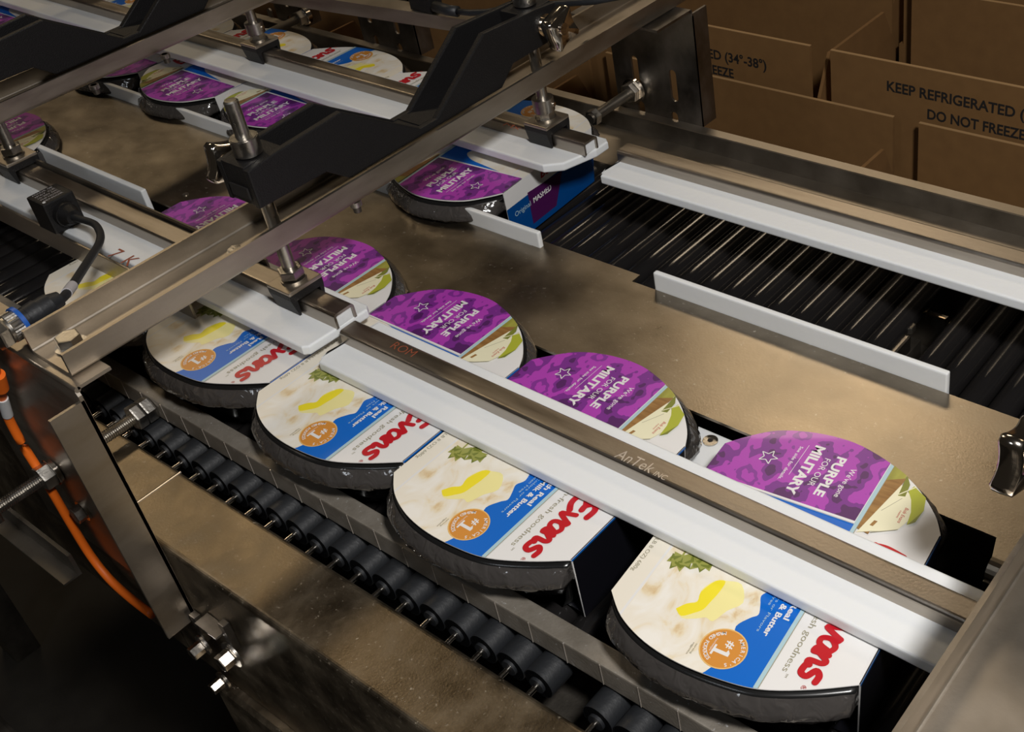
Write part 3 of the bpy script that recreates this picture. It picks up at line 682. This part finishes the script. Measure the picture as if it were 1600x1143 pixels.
# ------------------------------------------------------------------ cross bars
def cross_bar(x0, x1, y0, y1, z0, z1, label, bolts=(), studs=()):
    r = thing('cross_bar', ((x0 + x1) / 2, (y0 + y1) / 2, z0), label, 'support bar', 'steel cross bars over the conveyor')
    t = .0026; rr = .0035; m = MB()
    arc = lambda cx, cz, a0, R: [(cx + R * math.cos(a0 + math.pi / 2 * i / 5), cz + R * math.sin(a0 + math.pi / 2 * i / 5)) for i in range(6)]
    outerp = [(x0, z1)] + arc(x0 + rr, z0 + rr, math.pi, rr) + arc(x1 - rr, z0 + rr, 1.5 * math.pi, rr) + [(x1, z1)]
    ri = rr - t + .001
    inner = [(x1 - t, z1)] + arc(x1 - t - ri, z0 + t + ri, 1.5 * math.pi, ri)[::-1] + arc(x0 + t + ri, z0 + t + ri, math.pi, ri)[::-1] + [(x0 + t, z1)]
    poly = outerp + inner; n = len(poly)
    from mathutils.geometry import tessellate_polygon
    T = tessellate_polygon([[Vector((a, b, 0)) for a, b in poly]])
    V = [(a, y0, b) for a, b in poly] + [(a, y1, b) for a, b in poly]
    m.add(V, [(i, (i + 1) % n, n + (i + 1) % n, n + i) for i in range(n)], M['steel'], False)
    m.add(V[:n], [list(q) for q in T], M['steel']); m.add(V[n:], [list(q) for q in T], M['steel'])
    m.build('channel_body', r)
    for (bx, by, br, h) in bolts:
        m = MB(); m.cyl((bx, by, z0 + t), (bx, by, z0 + t + .0015), br * 1.25, M['nut'], 24); m.hexa((bx, by, z0 + t + .0015), (bx, by, z0 + t + .0015 + h), br, M['nut'], .3)
        m.build('hex_bolt', r)
    for (bx, by) in studs:
        m = MB(); m.cyl((bx, by, z0), (bx, by, z0 - .004), .0045, M['nut'], 14); m.cyl((bx, by, z0), (bx, by, z0 - .009), .0030, M['darksteel'], 12); m.build('stud', r)
    offset_children(r); return r
cross_bar(-.7170, -.6670, .1985, .835, .0800, .0978, 'long bright steel cross bar running from the near frame to the tall slotted bracket', [(-.6955, .2150, .0082, .0070), (-.690, .338, .0050, .003)], [(-.672, .430)])
cross_bar(-1.1300, -1.0800, .1985, .835, .0800, .0978, 'dim steel cross bar second from the right, crossing the upper left', [(-1.105, .2150, .0105, .0075)], [(-1.076, .455), (-1.073, .53)])
cross_bar(-.1285, -.0785, .1985, .835, .0800, .0978, 'nearest steel cross bar filling the lower right corner', [(-.105, .2150, .0105, .0075)])
cross_bar(-1.5400, -1.4900, .1985, .835, .0800, .0978, 'shadowy steel cross bar at the upper left corner', [(-1.515, .2150, .0105, .0075)])

# ------------------------------------------------------------------ brackets
def plate_xz(m, outer, holes, y, th, mat): holes_mesh(m, outer, holes, th, Matrix(((1, 0, 0, 0), (0, 0, 1, y), (0, 1, 0, 0), (0, 0, 0, 1))), mat)
def bracket(xr, xl, side, label, top=.0797, bot=-.20, mat=None, flange=.022, slots=True):
    """side=-1: stands on the near frame, facing the camera; +1: on the far channel"""
    mat = mat or M['slotsteel']
    y = .1938 if side < 0 else .8215
    r = thing('support_bracket', ((xr + xl) / 2, y, bot), label, 'bracket', 'upright slotted steel brackets on the frames')
    m = MB()
    outer = [(xl, bot), (xr, bot), (xr, top - .006), (xr - .002, top - .002), (xr - .006, top - .0015), (xl, top - .0015)]
    H = []
    if slots:
        for xc, zc in ((xr - .031, -.003), (xr - .078, .003), (xr - .034, -.044), (xr - .076, -.041)): H.append(slot(xc, zc if side > 0 else zc - .05, .0085, .034 if zc > -.01 else .024))
    plate_xz(m, outer, H, y, .0024, mat)
    m.build('bracket_plate', r)
    m = MB(); yo = y + side * flange; ft = top - (.010 if side < 0 else .004)
    m.prism([(y - side * .001, bot + .0), (y - side * .001, ft), (yo, ft), (yo, bot + .0)], 'x', xr - .0024, xr, mat); m.build('side_flange', r)
    m = MB()
    yi = y - side * (.024 if side < 0 else .052); m.box(xl + .0, xr - .001, min(y - .0012 * side, yi), max(y - .0012 * side, yi), top - .0024, top, mat)
    m.cyl((xl, y - side * .0008, top - .0020), (xr - .001, y - side * .0008, top - .0020), .0021, mat, 10)
    m.build('top_flange', r)
    offset_children(r); return r
bracket(-.6560, -.860, -1, 'steel bracket on the near frame under the bright cross bar, with folded side strip', mat=M['steel'], bot=-.134)
bracket(-.6510, -.757, 1, 'tall slotted steel bracket on the far channel, standing in front of the cartons', bot=-.0415)
bracket(-1.060, -1.160, 1, 'slotted steel bracket beyond the far lane at the top centre', bot=-.0415)
bracket(-1.270, -1.330, 1, 'narrow steel bracket beyond the far lane, left of the top centre one', bot=-.0415)
bracket(-1.067, -1.27, -1, 'steel bracket on the near frame at the left edge', mat=M['steel'])
bracket(-.060, -.150, -1, 'steel bracket on the near frame under the nearest cross bar', mat=M['steel'], bot=-.058)
bracket(-.060, -.150, 1, 'steel bracket on the far channel under the nearest cross bar', bot=-.0415)
m = MB(); p = ony(492, 22, .80); q = ony(420, 66, .74)
# threaded rods
def thread(m, p0, p1, r, mat, pitch=.0016):
    p0, p1 = Vector(p0), Vector(p1); L = (p1 - p0).length; n = int(L / pitch); d = (p1 - p0).normalized(); a = d.orthogonal().normalized(); c = d.cross(a); K = 16
    V = []
    for i in range(2 * n + 1):
        rr = r if i % 2 else r * .86
        pc = p0 + d * (L * i / (2 * n)); V += [pc + (a * math.cos(2 * math.pi * k / K) + c * math.sin(2 * math.pi * k / K)) * rr for k in range(K)]
    F = [(i * K + k, i * K + (k + 1) % K, (i + 1) * K + (k + 1) % K, (i + 1) * K + k) for i in range(2 * n) for k in range(K)]
    F += [list(range(K)), [len(V) - K + k for k in range(K)]]
    m.add(V, F, mat, False)
def rod(a, b, r, label, nuts, washers=(), threaded=True):
    root = thing('threaded_rod', a, label, 'threaded rod', 'rods holding the side guides')
    m = MB(); a, b = Vector(a), Vector(b); d = (b - a)
    if threaded: thread(m, a, b, r, M['nut'])
    else: m.cyl(a, b, r, M['darksteel'], 16)
    m.build('rod', root)
    for t0, t1, k in nuts: m = MB(); m.hexa(a + d * t0, a + d * t1, r * k, M['nut'], .2); m.build('hex_nut', root)
    for t0, t1, k in washers: m = MB(); m.cyl(a + d * t0, a + d * t1, r * k, M['chrome'], 24); m.build('washer', root)
    offset_children(root); return root
# near bracket rods: from a tip in front of the bracket to the ledge
e1 = ony(234, 640, .2700); x1, z1 = e1.x, e1.z
Lr = .2725 - .1290
def tt(y): return (y - .1290) / Lr
rod((x1, .1290, -.0475), (x1, .2722, -.0475), .0050, 'threaded rod with silver nuts passing through the near bracket to the ledge', [(tt(.2555), tt(.2635), 2.1), (tt(.2640), tt(.2722), 2.1), (tt(.1795), tt(.1885), 2.0), (tt(.136), tt(.1455), 2.1)], [(tt(.1885), tt(.1900), 2.2), (tt(.1902), tt(.1920), 2.0)])
m = MB(); b_ = Vector((x1, .129, -.0475)); m.cyl(b_ + Vector((0, .001, 0)), b_ + Vector((0, -.010, 0)), .0085, M['chrome'], 20)
o = m.build('dome_nut'); tag(o, 'round chrome end nut at the free end of the threaded rod, lower left edge', 'nut')
p = ony(992, 140, .8190)
rod((p.x, .748, p.z), (p.x, .8190, p.z), .0052, 'dark steel rod reaching from the far channel to the tall slotted bracket', [(.84, .94, 2.0), (.03, .14, 1.6)], [(.94, .99, 2.5)], threaded=False)
p = ony(482, 22, .8190)
rod((p.x, .70, p.z), (p.x, .8190, p.z), .0048, 'dark rod with a nut at the narrow bracket beyond the far lane', [(.84, .93, 2.0)], [(.93, .98, 2.3)], threaded=False)
# loose hex bolts on the near bracket and frame face
def bolt(p, d, r, h, label, name='hex_bolt', mat='nut'):
    m = MB(); p = Vector(p); d = Vector(d); m.cyl(p, p + d * h * .25, r * 1.25, M['chrome'], 20); m.hexa(p + d * h * .25, p + d * h, r, M[mat], .4)
    return tag(m.build(name), label, 'bolt')
p = ony(132, 796, .1920); bolt((p.x, .1925, p.z), (0, -1, 0), .0070, .009, 'small hex bolt on the face of the near bracket below the rod')
p = onz(130, 612, .0775); bolt((-.688, .2150, .0773), (0, 0, -1), .0085, .010, 'hex nut under the near end of the bright cross bar')
# clips under the frame
def clip_at(px, py, s, label, arm=True):
    r = thing('guard_clip', ony(px, py, .188), label, 'bolt', 'bolts and clips on the near frame face'); p = ony(px, py, .188)
    m = MB(); m.hexa((p.x, .1775, p.z), (p.x, .1870, p.z), .0062 * s, M['chrome'], .2); m.build('hex_head', r)
    m = MB(); m.cyl((p.x, .1871, p.z), (p.x, .1890, p.z), .0100 * s, M['nut'], 24); m.build('washer', r)
    if arm:
        m = MB(); m.box(p.x - .003, p.x + .004, .1892, .1945, p.z + .004, p.z + .030, M['slotsteel'], .0006); m.build('arm', r)
    offset_children(r); return r
clip_at(363, 1022, 1.05, 'bright hex bolt with a large washer and steel tab on the near frame face')
clip_at(318, 1007, .85, 'hex bolt left of the large washer under the near frame', True)
clip_at(349, 1062, .75, 'small hex bolt lowest under the near frame', False)
m = MB(); a = ony(300, 976, .182); b_ = ony(334, 1003, .182)
m.box(a.x, b_.x, .184, .1945, a.z - .0015, a.z, M['slotsteel']); tag(m.build('steel_tab'), 'thin folded steel tab above the left hex bolt under the frame', 'tab')

# ------------------------------------------------------------------ posts with clamps
def knob_mesh(m, c, d, R=.0185):
    """four-lobed chrome knob, axis d"""
    d = Vector(d).normalized(); a = d.orthogonal().normalized(); a = Vector((0, 0, 1)) if abs(d.z) < .5 else Vector((1, 0, 0)); b_ = d.cross(a); c = Vector(c)
    K = 64; V = []; 
    prof = [(-.0058, .90), (-.0050, .98), (.0, 1.0), (.0044, .99), (.0054, .93)]
    for h, s in prof:
        for k in range(K):
            t = 2 * math.pi * k / K; ca, sa = abs(math.cos(t + .5)), abs(math.sin(t + .5)); lob = min(1.0, 1.22 / (ca ** .8 + sa ** .8) ** 1.25)
            V.append(c + d * (h + .0028 * (lob - .5) * 2) + (a * math.cos(t) + b_ * math.sin(t)) * R * s * lob)
    F = [(i * K + k, i * K + (k + 1) % K, (i + 1) * K + (k + 1) % K, (i + 1) * K + k) for i in range(len(prof) - 1) for k in range(K)]
    o0 = len(V); V += [c - d * .0058, c + d * .0048]; e = (len(prof) - 1) * K
    F += [((k + 1) % K, k, o0) for k in range(K)] + [(e + k, e + (k + 1) % K, o0 + 1) for k in range(K)]
    m.add(V, F, M['chrome'], True)
    m.cyl(c - d * .014, c - d * .002, .0062, M['chrome'], 20); m.cyl(c - d * .0150, c - d * .0130, .0092, M['chrome'], 24); m.cyl(c + d * .006, c + d * .0078, .0050, M['chrome'], 20)
def swivel(xc, label):
    r = thing('swivel_arm', (xc, .5125, .0978), label, 'swivel arm', 'black swivel arms on the cross bars')
    xo = .018; w_ = .0055
    side = [(.357, .113), (.415, .112), (.420, .109), (.432, .0980), (.593, .0980), (.605, .109), (.610, .112), (.668, .113), (.668, .142), (.585, .1465), (.521, .1040), (.504, .1040), (.440, .1465), (.357, .142)]
    side = [(.357, .113), (.415, .112), (.432, .0982), (.593, .0982), (.610, .112), (.668, .113), (.668, .142), (.646, .1445), (.585, .1478), (.521, .1040), (.504, .1040), (.440, .1478), (.379, .1445), (.357, .142)]
    def ext(x0, x1, poly, bev):
        from mathutils.geometry import tessellate_polygon
        bm = bmesh.new(); vs = [bm.verts.new((x0, a, b)) for a, b in poly]; f0 = bm.faces.new(vs)
        ex = bmesh.ops.extrude_face_region(bm, geom=[f0])
        for v in [g for g in ex['geom'] if isinstance(g, bmesh.types.BMVert)]: v.co.x = x1
        bmesh.ops.recalc_face_normals(bm, faces=bm.faces[:])
        bmesh.ops.bevel(bm, geom=[e for e in bm.edges if abs(e.verts[0].co.x - e.verts[1].co.x) < 1e-6], offset=bev, segments=2, profile=.6, affect='EDGES')
        bmesh.ops.triangulate(bm, faces=[f for f in bm.faces if len(f.verts) > 4])
        return bm
    m = MB()
    for sx in (-1, 1): m.bm(ext(xc + sx * xo, xc + sx * (xo - w_), side, .0012), M['black'])
    # floor web and solid tips between the two cheeks
    floor_ = [(.379, .116), (.417, .1155), (.436, .1025), (.589, .1025), (.608, .1155), (.646, .116), (.646, .113), (.610, .1125), (.593, .0985), (.432, .0985), (.415, .1125), (.379, .113)]
    floor_ = [(.379, .114), (.415, .113), (.432, .0992), (.593, .0992), (.610, .113), (.646, .114), (.646, .119), (.609, .118), (.590, .1030), (.435, .1030), (.416, .118), (.379, .119)]
    m.prism(floor_, 'x', xc - xo + w_, xc + xo - w_, M['black'])
    for y0, y1, e in ((.357, .392, .357), (.633, .668, .668)):
        m.box(xc - xo + w_ - .0005, xc + xo - w_ + .0005, min(y0, y1) + .0005, max(y0, y1) - .0005, .1135, .1432, M['black'], .0008)
    m.box(xc - xo + w_, xc + xo - w_, .508, .517, .100, .1038, M['black'])
    m.build('arm_body', r)
    for ya, yb in ((.3562, .3575), (.6675, .6688)): MB().box(xc - .010, xc + .010, ya, yb, .118, .127, M['ink']).build('end_slot', r)
    for y, d in ((.3735, -1), (.6515, 1)):
        m = MB(); knob_mesh(m, (xc + d * (xo + .0150), y, .1290), (d, 0, 0)); m.build('clamp_knob', r)
    offset_children(r); return r
swivel(-.690, 'black plastic swivel arm with two chrome knobs on the long bright cross bar')
swivel(-1.105, 'black plastic swivel arm in deep shade on the second cross bar')
swivel(-.1035, 'black plastic swivel arm on the nearest cross bar, only its chrome knob in view')
swivel(-1.515, 'black plastic swivel arm at the upper left corner')
def post(x, y, ztop, zc, label, low_collar=False, zbase=.030):
    r = thing('height_post', (x, y, zbase), label, 'clamp post', 'steel posts with rail clamps')
    m = MB(); m.cyl((x, y, zc + .012), (x, y, ztop - .001), .0050, M['nut'], 24); m.cyl((x, y, ztop - .001), (x, y, ztop), .0050, M['nut'], 24, .0040)
    thread(m, (x, y, zc + .004), (x, y, zc + .022), .0049, M['nut'], .0014); m.build('post_rod', r)
    m = MB(); m.cyl((x, y, .1446), (x, y, .1565), .0098, M['nut'], 32); m.cyl((x, y, .1565), (x, y, .1572), .0092, M['nut'], 32)
    m.cyl((x - .0070, y - .0060, .150), (x - .0078, y - .0067, .150), .0018, M['ink'], 12); m.build('collar', r)
    m = MB(); m.hexa((x, y, zc + .0055), (x, y, zc + .0125), .0096, M['nut'], .15) if not low_collar else m.cyl((x, y, zc + .010), (x, y, zc + .022), .0095, M['nut'], 28)
    if low_collar: m.hexa((x, y, zc + .003), (x, y, zc + .010), .0080, M['nut'], .15); m.cyl((x + .008, y + .003, zc + .016), (x + .0102, y + .0036, zc + .016), .0020, M['chrome'], 12)
    m.build('lock_nut', r)
    m = MB(); m.cyl((x, y, zc + .0022), (x, y, zc + .0040), .0095, M['nut'], 24); m.build('washer', r)
    m = MB(); m.box(x - .0135, x + .0135, y - .0150, y + .0150, zc - .0008, zc + .0022, M['steel'], .0008); m.build('clamp_plate', r)
    m = MB(); t = .0030; z0, z1 = .0205, zc - .0008
    # jaw that wraps the rail channel
    yc = y
    prof = [(y - .0150, z1), (y - .0150, z1 - .004), (y - .0118, .0185), (y - .0100, .0185), (y - .0098, .0306), (y + .0112, .0306), (y + .0112, .0185), (y + .0128, .0185), (y + .0150, z1 - .004), (y + .0150, z1)]
    bm = bmesh.new(); vs = [bm.verts.new((x - .0130, a, b)) for a, b in prof]; f0 = bm.faces.new(vs); ex = bmesh.ops.extrude_face_region(bm, geom=[f0])
    for v in [g for g in ex['geom'] if isinstance(g, bmesh.types.BMVert)]: v.co.x = x + .0130
    bmesh.ops.recalc_face_normals(bm, faces=bm.faces[:]); bmesh.ops.triangulate(bm, faces=[f for f in bm.faces if len(f.verts) > 4])
    m.bm(bm, M['black']); m.build('clamp_jaw', r)
    offset_children(r); return r
post(-.690, .3725, .1839, .0375, 'steel post with hex nut and black clamp on the front rail, top standing free')
post(-.690, .6515, .1839, .0375, 'steel post with low collar and black clamp at the back rail end', True)
post(-1.105, .3725, .1839, .0375, 'dim steel post and clamp on the front guide rail at the left edge', False)
post(-1.105, .6515, .1839, .0375, 'dim steel post and clamp on the back guide rail, upper left of the middle', True)

# ------------------------------------------------------------------ upper sensor bar, sensors, cables
m = MB(); a, b_ = onz(400, -18, .085), onz(748, 34, .085)
d = (b_ - a).normalized(); nrm = Vector((-d.y, d.x, 0))
V = [a + nrm * s + Vector((0, 0, z)) for s in (0, .020) for z in (-.014, 0)] + [b_ + nrm * s + Vector((0, 0, z)) for s in (0, .020) for z in (-.014, 0)]
m.add(V, [(0, 1, 3, 2), (4, 6, 7, 5), (0, 4, 5, 1), (2, 3, 7, 6), (0, 2, 6, 4), (1, 5, 7, 3)], M['steel'])
sb = m.build('sensor_bar'); tag(sb, 'flat steel bar above the far lane at the top, carrying the black sensor plug', 'bar')
m = MB(); c = onz(668, 8, .092)
m.box(c.x - .022, c.x + .008, c.y - .004, c.y + .012, .0855, .100, M['black'], .001)
tops = m.build('proximity_sensor'); tag(tops, 'small black sensor on the flat bar at the top edge', 'sensor')
P = [onz(x, y, z) for x, y, z in ((680, 10, .094), (700, 16, .094), (715, 18, .094))]
m = MB(); m.tube(P, .0052, M['rubber'], 14); m.build('plug', tops)
P = [onz(x, y, z) for x, y, z in ((712, 18, .094), (735, 20, .095), (760, 19, .098), (790, 14, .104), (830, 9, .112), (872, 6, .118), (930, 2, .124), (990, -10, .13))]
m = MB(); m.tube(P, .0030, M['rubber'], 10); tag(m.build('sensor_cable'), 'thin black cable running along the top edge behind the knob', 'cable')
# near left photo-eye
c = onz(84, 305, .045)
s = thing('photo_eye', (c.x, c.y, .0182), 'black square photo eye on the front left guide rail with a cable', 'sensor')
m = MB(); ang = math.radians(0)
m.box(c.x - .014, c.x + .014, c.y - .017, c.y + .011, .0182, .0480, M['black'], .0016); m.build('housing', s)
m = MB()
for row in range(5): text_to(m, ['IFM 0 1 T', 'PNP NO/NC', '10-30V DC', 'IP67 CE', 'MADE 08'][row][:9] if row else 'SENSOR', .018, .0024, (c.x + .010 - row * .0046, c.y - .013, .0482), (0, 1, 0), (-1, 0, 0), M['tag'])
m.cyl((c.x + .0105, c.y - .0135, .0480), (c.x + .0105, c.y - .0135, .0483), .0014, M['uhmw'], 10)
m.build('printed_label', s)
m = MB(); m.cyl((c.x + .013, c.y - .003, .0330), (c.x + .020, c.y - .003, .0330), .0105, M['black'], 24); m.cyl((c.x + .020, c.y - .003, .0330), (c.x + .029, c.y - .003, .0330), .0095, M['black'], 24, .0062); m.build('cable_collar', s)
offset_children(s)
s0 = Vector((c.x + .028, c.y - .003, .0330))
pts = [s0, s0 + Vector((.008, 0, .001))] + [onz(x, y, z) for x, y, z in ((146, 349, .038), (155, 360, .045), (157, 372, .050), (152, 386, .054), (141, 403, .066), (128, 423, .075), (115, 443, .084), (102, 461, .091), (92, 470, .095))]
def smooth3(P, k=5):
    out = []
    for i in range(len(P) - 1):
        p0, p1, p2, p3 = P[max(i - 1, 0)], P[i], P[i + 1], P[min(i + 2, len(P) - 1)]
        for j in range(k):
            t = j / k; out.append(.5 * ((2 * p1) + (-p0 + p2) * t + (2 * p0 - 5 * p1 + 4 * p2 - p3) * t * t + (-p0 + 3 * p1 - 3 * p2 + p3) * t ** 3))
    return out + [P[-1]]
cb = MB().tube(smooth3(pts), .0031, M['rubber'], 14).build('sensor_cable'); tag(cb, 'black sensor cable looping down from the photo eye to the plug', 'cable')
a, b_ = onz(113, 446, .0855), onz(104, 458, .0900); m = MB(); d = (b_ - a)
m.cyl(a, b_, .0036, M['tag'], 16); m.build('cable_tag', cb)
a, b_ = onz(94, 466, .0950), onz(-8, 527, .0950); d = b_ - a
pl = thing('cable_plug', a, 'black cable plug with a blue ring and knurled steel nut at the left edge', 'plug')
def seg(t0, t1, r, mat, r1=None, part=None, n=24):
    m = MB(); m.cyl(a + d * t0, a + d * t1, r, M[mat], n, r1); return m
m = seg(0, .16, .0052, 'rubber', .0072); m.cyl(a + d * .16, a + d * .34, .0078, M['rubber'], 24); m.cyl(a + d * .34, a + d * .52, .0086, M['rubber'], 24, .0080); m.cyl(a + d * .52, a + d * .60, .0078, M['rubber'], 24); m.build('plug_body', pl)
m = seg(.60, .66, .0112, 'blue', n=28); m.build('blue_ring', pl)
m = MB(); K = 60; V = []
for t in (.66, .80):
    for k in range(K):
        rr = .0100 if k % 2 else .0094; aa = d.normalized().orthogonal().normalized(); bb = d.normalized().cross(aa)
        V.append(a + d * t + (aa * math.cos(2 * math.pi * k / K) + bb * math.sin(2 * math.pi * k / K)) * rr)
m.add(V, [(i, (i + 1) % K, K + (i + 1) % K, K + i) for i in range(K)] + [list(range(K)), list(range(K, 2 * K))], M['nut'])
m.cyl(a + d * .80, a + d * .84, .0090, M['nut'], 24); m.build('knurled_nut', pl)
m = MB(); m.hexa(a + d * .84, a + d * 1.0, .0110, M['nut']); m.build('hex_base', pl)
offset_children(pl)
# small block behind the plug and rail foot
m = MB(); c = onz(52, 458, .030); m.box(c.x - .004, c.x + .002, c.y - .030, c.y + .004, .024, .030, M['darksteel']); m.box(c.x - .006, c.x + .005, c.y + .000, c.y + .010, .020, .032, M['steel'], .001)
# orange cable
pts = [ony(x, y, .184) for x, y in ((-12, 560), (-2, 600), (10, 645), (33, 690), (58, 730), (84, 772), (112, 820), (142, 868), (172, 905), (205, 935), (238, 960))]
oc = MB().tube(smooth3(pts), .0032, M['orange'], 14).build('orange_cable'); tag(oc, 'bright orange cable running down the near bracket at the left', 'cable')
a, b_ = ony(-4, 585, .184), ony(2, 607, .184); m = MB(); m.cyl(a, b_, .0048, M['orange'], 16); m.build('cable_boot', oc)
a, b_ = ony(4, 622, .184), ony(12, 648, .184); m = MB(); m.cyl(a, b_, .0036, M['uhmw_d'], 16)
m.build('cable_tag', oc)

# ------------------------------------------------------------------ cartons behind the conveyor
def carton(x0, x1, y0, y1, zr, label, txt=None, fh=.115, near_flap=True, base=-.60, fhn=None):
    """open carton: rim at zr, four flaps standing up"""
    r = thing('open_carton', ((x0 + x1) / 2, (y0 + y1) / 2, base), label, 'carton', 'open cardboard cartons behind the conveyor')
    t = .004; C = M['card']; m = MB()
    m.box(x0, x1, y0, y0 + t, base, zr, C); m.box(x0, x1, y1 - t, y1, base, zr, C); m.box(x0, x0 + t, y0 + t, y1 - t, base, zr, C); m.box(x1 - t, x1, y0 + t, y1 - t, base, zr, C); m.box(x0, x1, y0, y1, base, base + t, C)
    m.build('carton_body', r)
    g = .006
    def flap(pts, name='flap'):
        m = MB(); m.add(pts, [(0, 1, 3, 2), (4, 6, 7, 5), (0, 4, 5, 1), (2, 3, 7, 6), (0, 2, 6, 4), (1, 5, 7, 3)], C)
        return m
    lean = .0
    if near_flap:
        h = fhn or fh
        m = flap([(x, y0 + dy - (lean if z > zr else 0), z) for x in (x0 + g, x1 - g) for dy in (0, t) for z in (zr, zr + h)])
        m.box(x0 + g, x1 - g, y0 - lean + .0002, y0 - lean + t - .0002, zr + h, zr + h + .0006, M['cardedge'])
        fo = m.build('flap', r)
        if txt:
            m = MB()
            for s_, px, py, hh, ww in txt:
                p = ony(px, py, y0)
                text_to(m, s_, abs(ww), hh, (p.x + min(ww, 0), y0 - .0003, p.z), (1, 0, 0), (0, 0, 1), M['ink'], bold=.025)
            m.build('printed_words', fo)
    m = flap([(x, y1 - dy, z) for x in (x0 + g, x1 - g) for dy in (0, t) for z in (zr, zr + fh)])
    m.box(x0 + g, x1 - g, y1 + lean - t + .0002, y1 + lean - .0002, zr + fh, zr + fh + .0006, M['cardedge']); m.build('flap', r)
    for x, s_ in ((x1 - t, -1),):
        m = MB(); hh = fh * .80
        m.prism([(y0 + g, zr), (y1 - g, zr), (y1 - g - .004, zr + hh * .45), (y1 - g - .028, zr + hh), (y0 + g + .028, zr + hh), (y0 + g + .004, zr + hh * .45)], 'x', x, x + t, C)
        m.build('flap', r)
    offset_children(r); return r
# nearest row: far flaps rise just beyond the channel
Wd = .425
rowa = [(-.5390, -.5390 + Wd, 'open carton in the front row at the right edge'), (-.5580 - Wd, -.5580, 'open carton in the front row behind the tall slotted bracket'), (-.578 - 2 * Wd, -.578 - Wd, 'open carton in the front row behind the long cross bar'), (-.598 - 3 * Wd, -.598 - 2 * Wd, 'open carton in the front row beyond the far lane at the top centre')]
for x0, x1, lab in rowa: carton(x0, x1, .845, 1.050, -.232, lab, near_flap=False)
xt = -.6675
tb = [('KEEP REFRIGERATED (34\u00b0-38\u00b0)', 1386, 141, .0122, .214), ('DO NOT FREEZE', 1449, 185, .0122, .112)]
carton(xt + .0075, xt + .0075 + Wd, 1.066, 1.262, -.168, 'open carton in the second row showing the whole printed warning, at the right', tb, fh=.105)
carton(xt - .0075 - Wd, xt - .0075, 1.066, 1.262, -.168, 'open carton in the second row with only the end of its printing showing', [('KEEP REFRIGERATED (34\u00b0-38\u00b0)', 1198, 109, .0122, -.214), ('DO NOT FREEZE', 1147, 122, .0122, -.112)], fh=.105)
for k in range(1, 3): carton(xt - .0075 - Wd * (k + 1) - .02 * k, xt - .0075 - Wd * k - .02 * k, 1.066, 1.262, -.168, ['', 'open carton in the second row above the black swivel arm', 'open carton in the second row at the top left'][k], fh=.105)
for k in range(-1, 3): carton(-.70 - .44 * k - Wd, -.70 - .44 * k, 1.285, 1.48, -.150, ['open carton in the back row behind the printed one', 'open carton in the back row above the tall bracket', 'open carton in the back row above the swivel arm', 'open carton in the back row at the top left corner'][k + 1], fh=.115)
m = MB(); m.box(-2.6, .35, .845, 1.50, -.63, -.6002, M['darksteel']); tb_ = m.build('carton_table')
tag(tb_, 'dark table carrying the cartons behind the conveyor', 'table')
for x in (-2.5, -.9, .25):
    for y in (.87, 1.46): MB().box(x - .02, x + .02, y - .02, y + .02, -.95, -.63, M['darksteel']).build('leg', tb_)


# ------------------------------------------------------------------ floor and things below
M['floor'] = noisy('dark_floor', (.012, .010, .009), (.032, .028, .022), .5, .8, metal=0, scale=(6, 6, 6), spec_dirt=.1, dirt=(.10, .07, .025))
m = MB(); m.box(-5, 3, -2, 5, -.97, -.95, M['floor']); o = m.build('floor'); o['kind'] = 'structure'; o['label'] = 'dark stained floor below the conveyor'
for x in (-1.6, -.3):
    for y in (.24, .78): pass
for x in (-1.7, .1):
    for y in (.225, .775):
        o = MB().box(x - .025, x + .025, y, y + .04, -.95, -.126 if y > .5 else -.2095, M['darksteel']).build('support_post')
        tag(o, 'dark steel post standing on the floor under the conveyor', 'post', 'posts under the conveyor')
m = MB(); p = ony(60, 1000, .12)
m.box(-1.15, -.86, .05, .10, -.95, -.42, M['darksteel'], .004); m.cyl((-.80, .08, -.60), (-.80, .08, -.50), .008, M['darksteel'], 14)
m.box(-.86, -.74, .05, .11, -.95, -.60, M['darksteel'], .003)
tag(m.build('motor_housing'), 'dark machine housing in shadow at the lower left', 'machine')
# slanted lower brace along the near frame at the left
m = MB(); m.box(-1.6, -.79, .172, .175, -.150, -.128, M['darksteel']); m.box(-1.6, -.79, .160, .172, -.150, -.1485, M['darksteel'])
tag(m.build('side_brace'), 'dull steel brace behind the threaded rod at the left edge', 'brace')
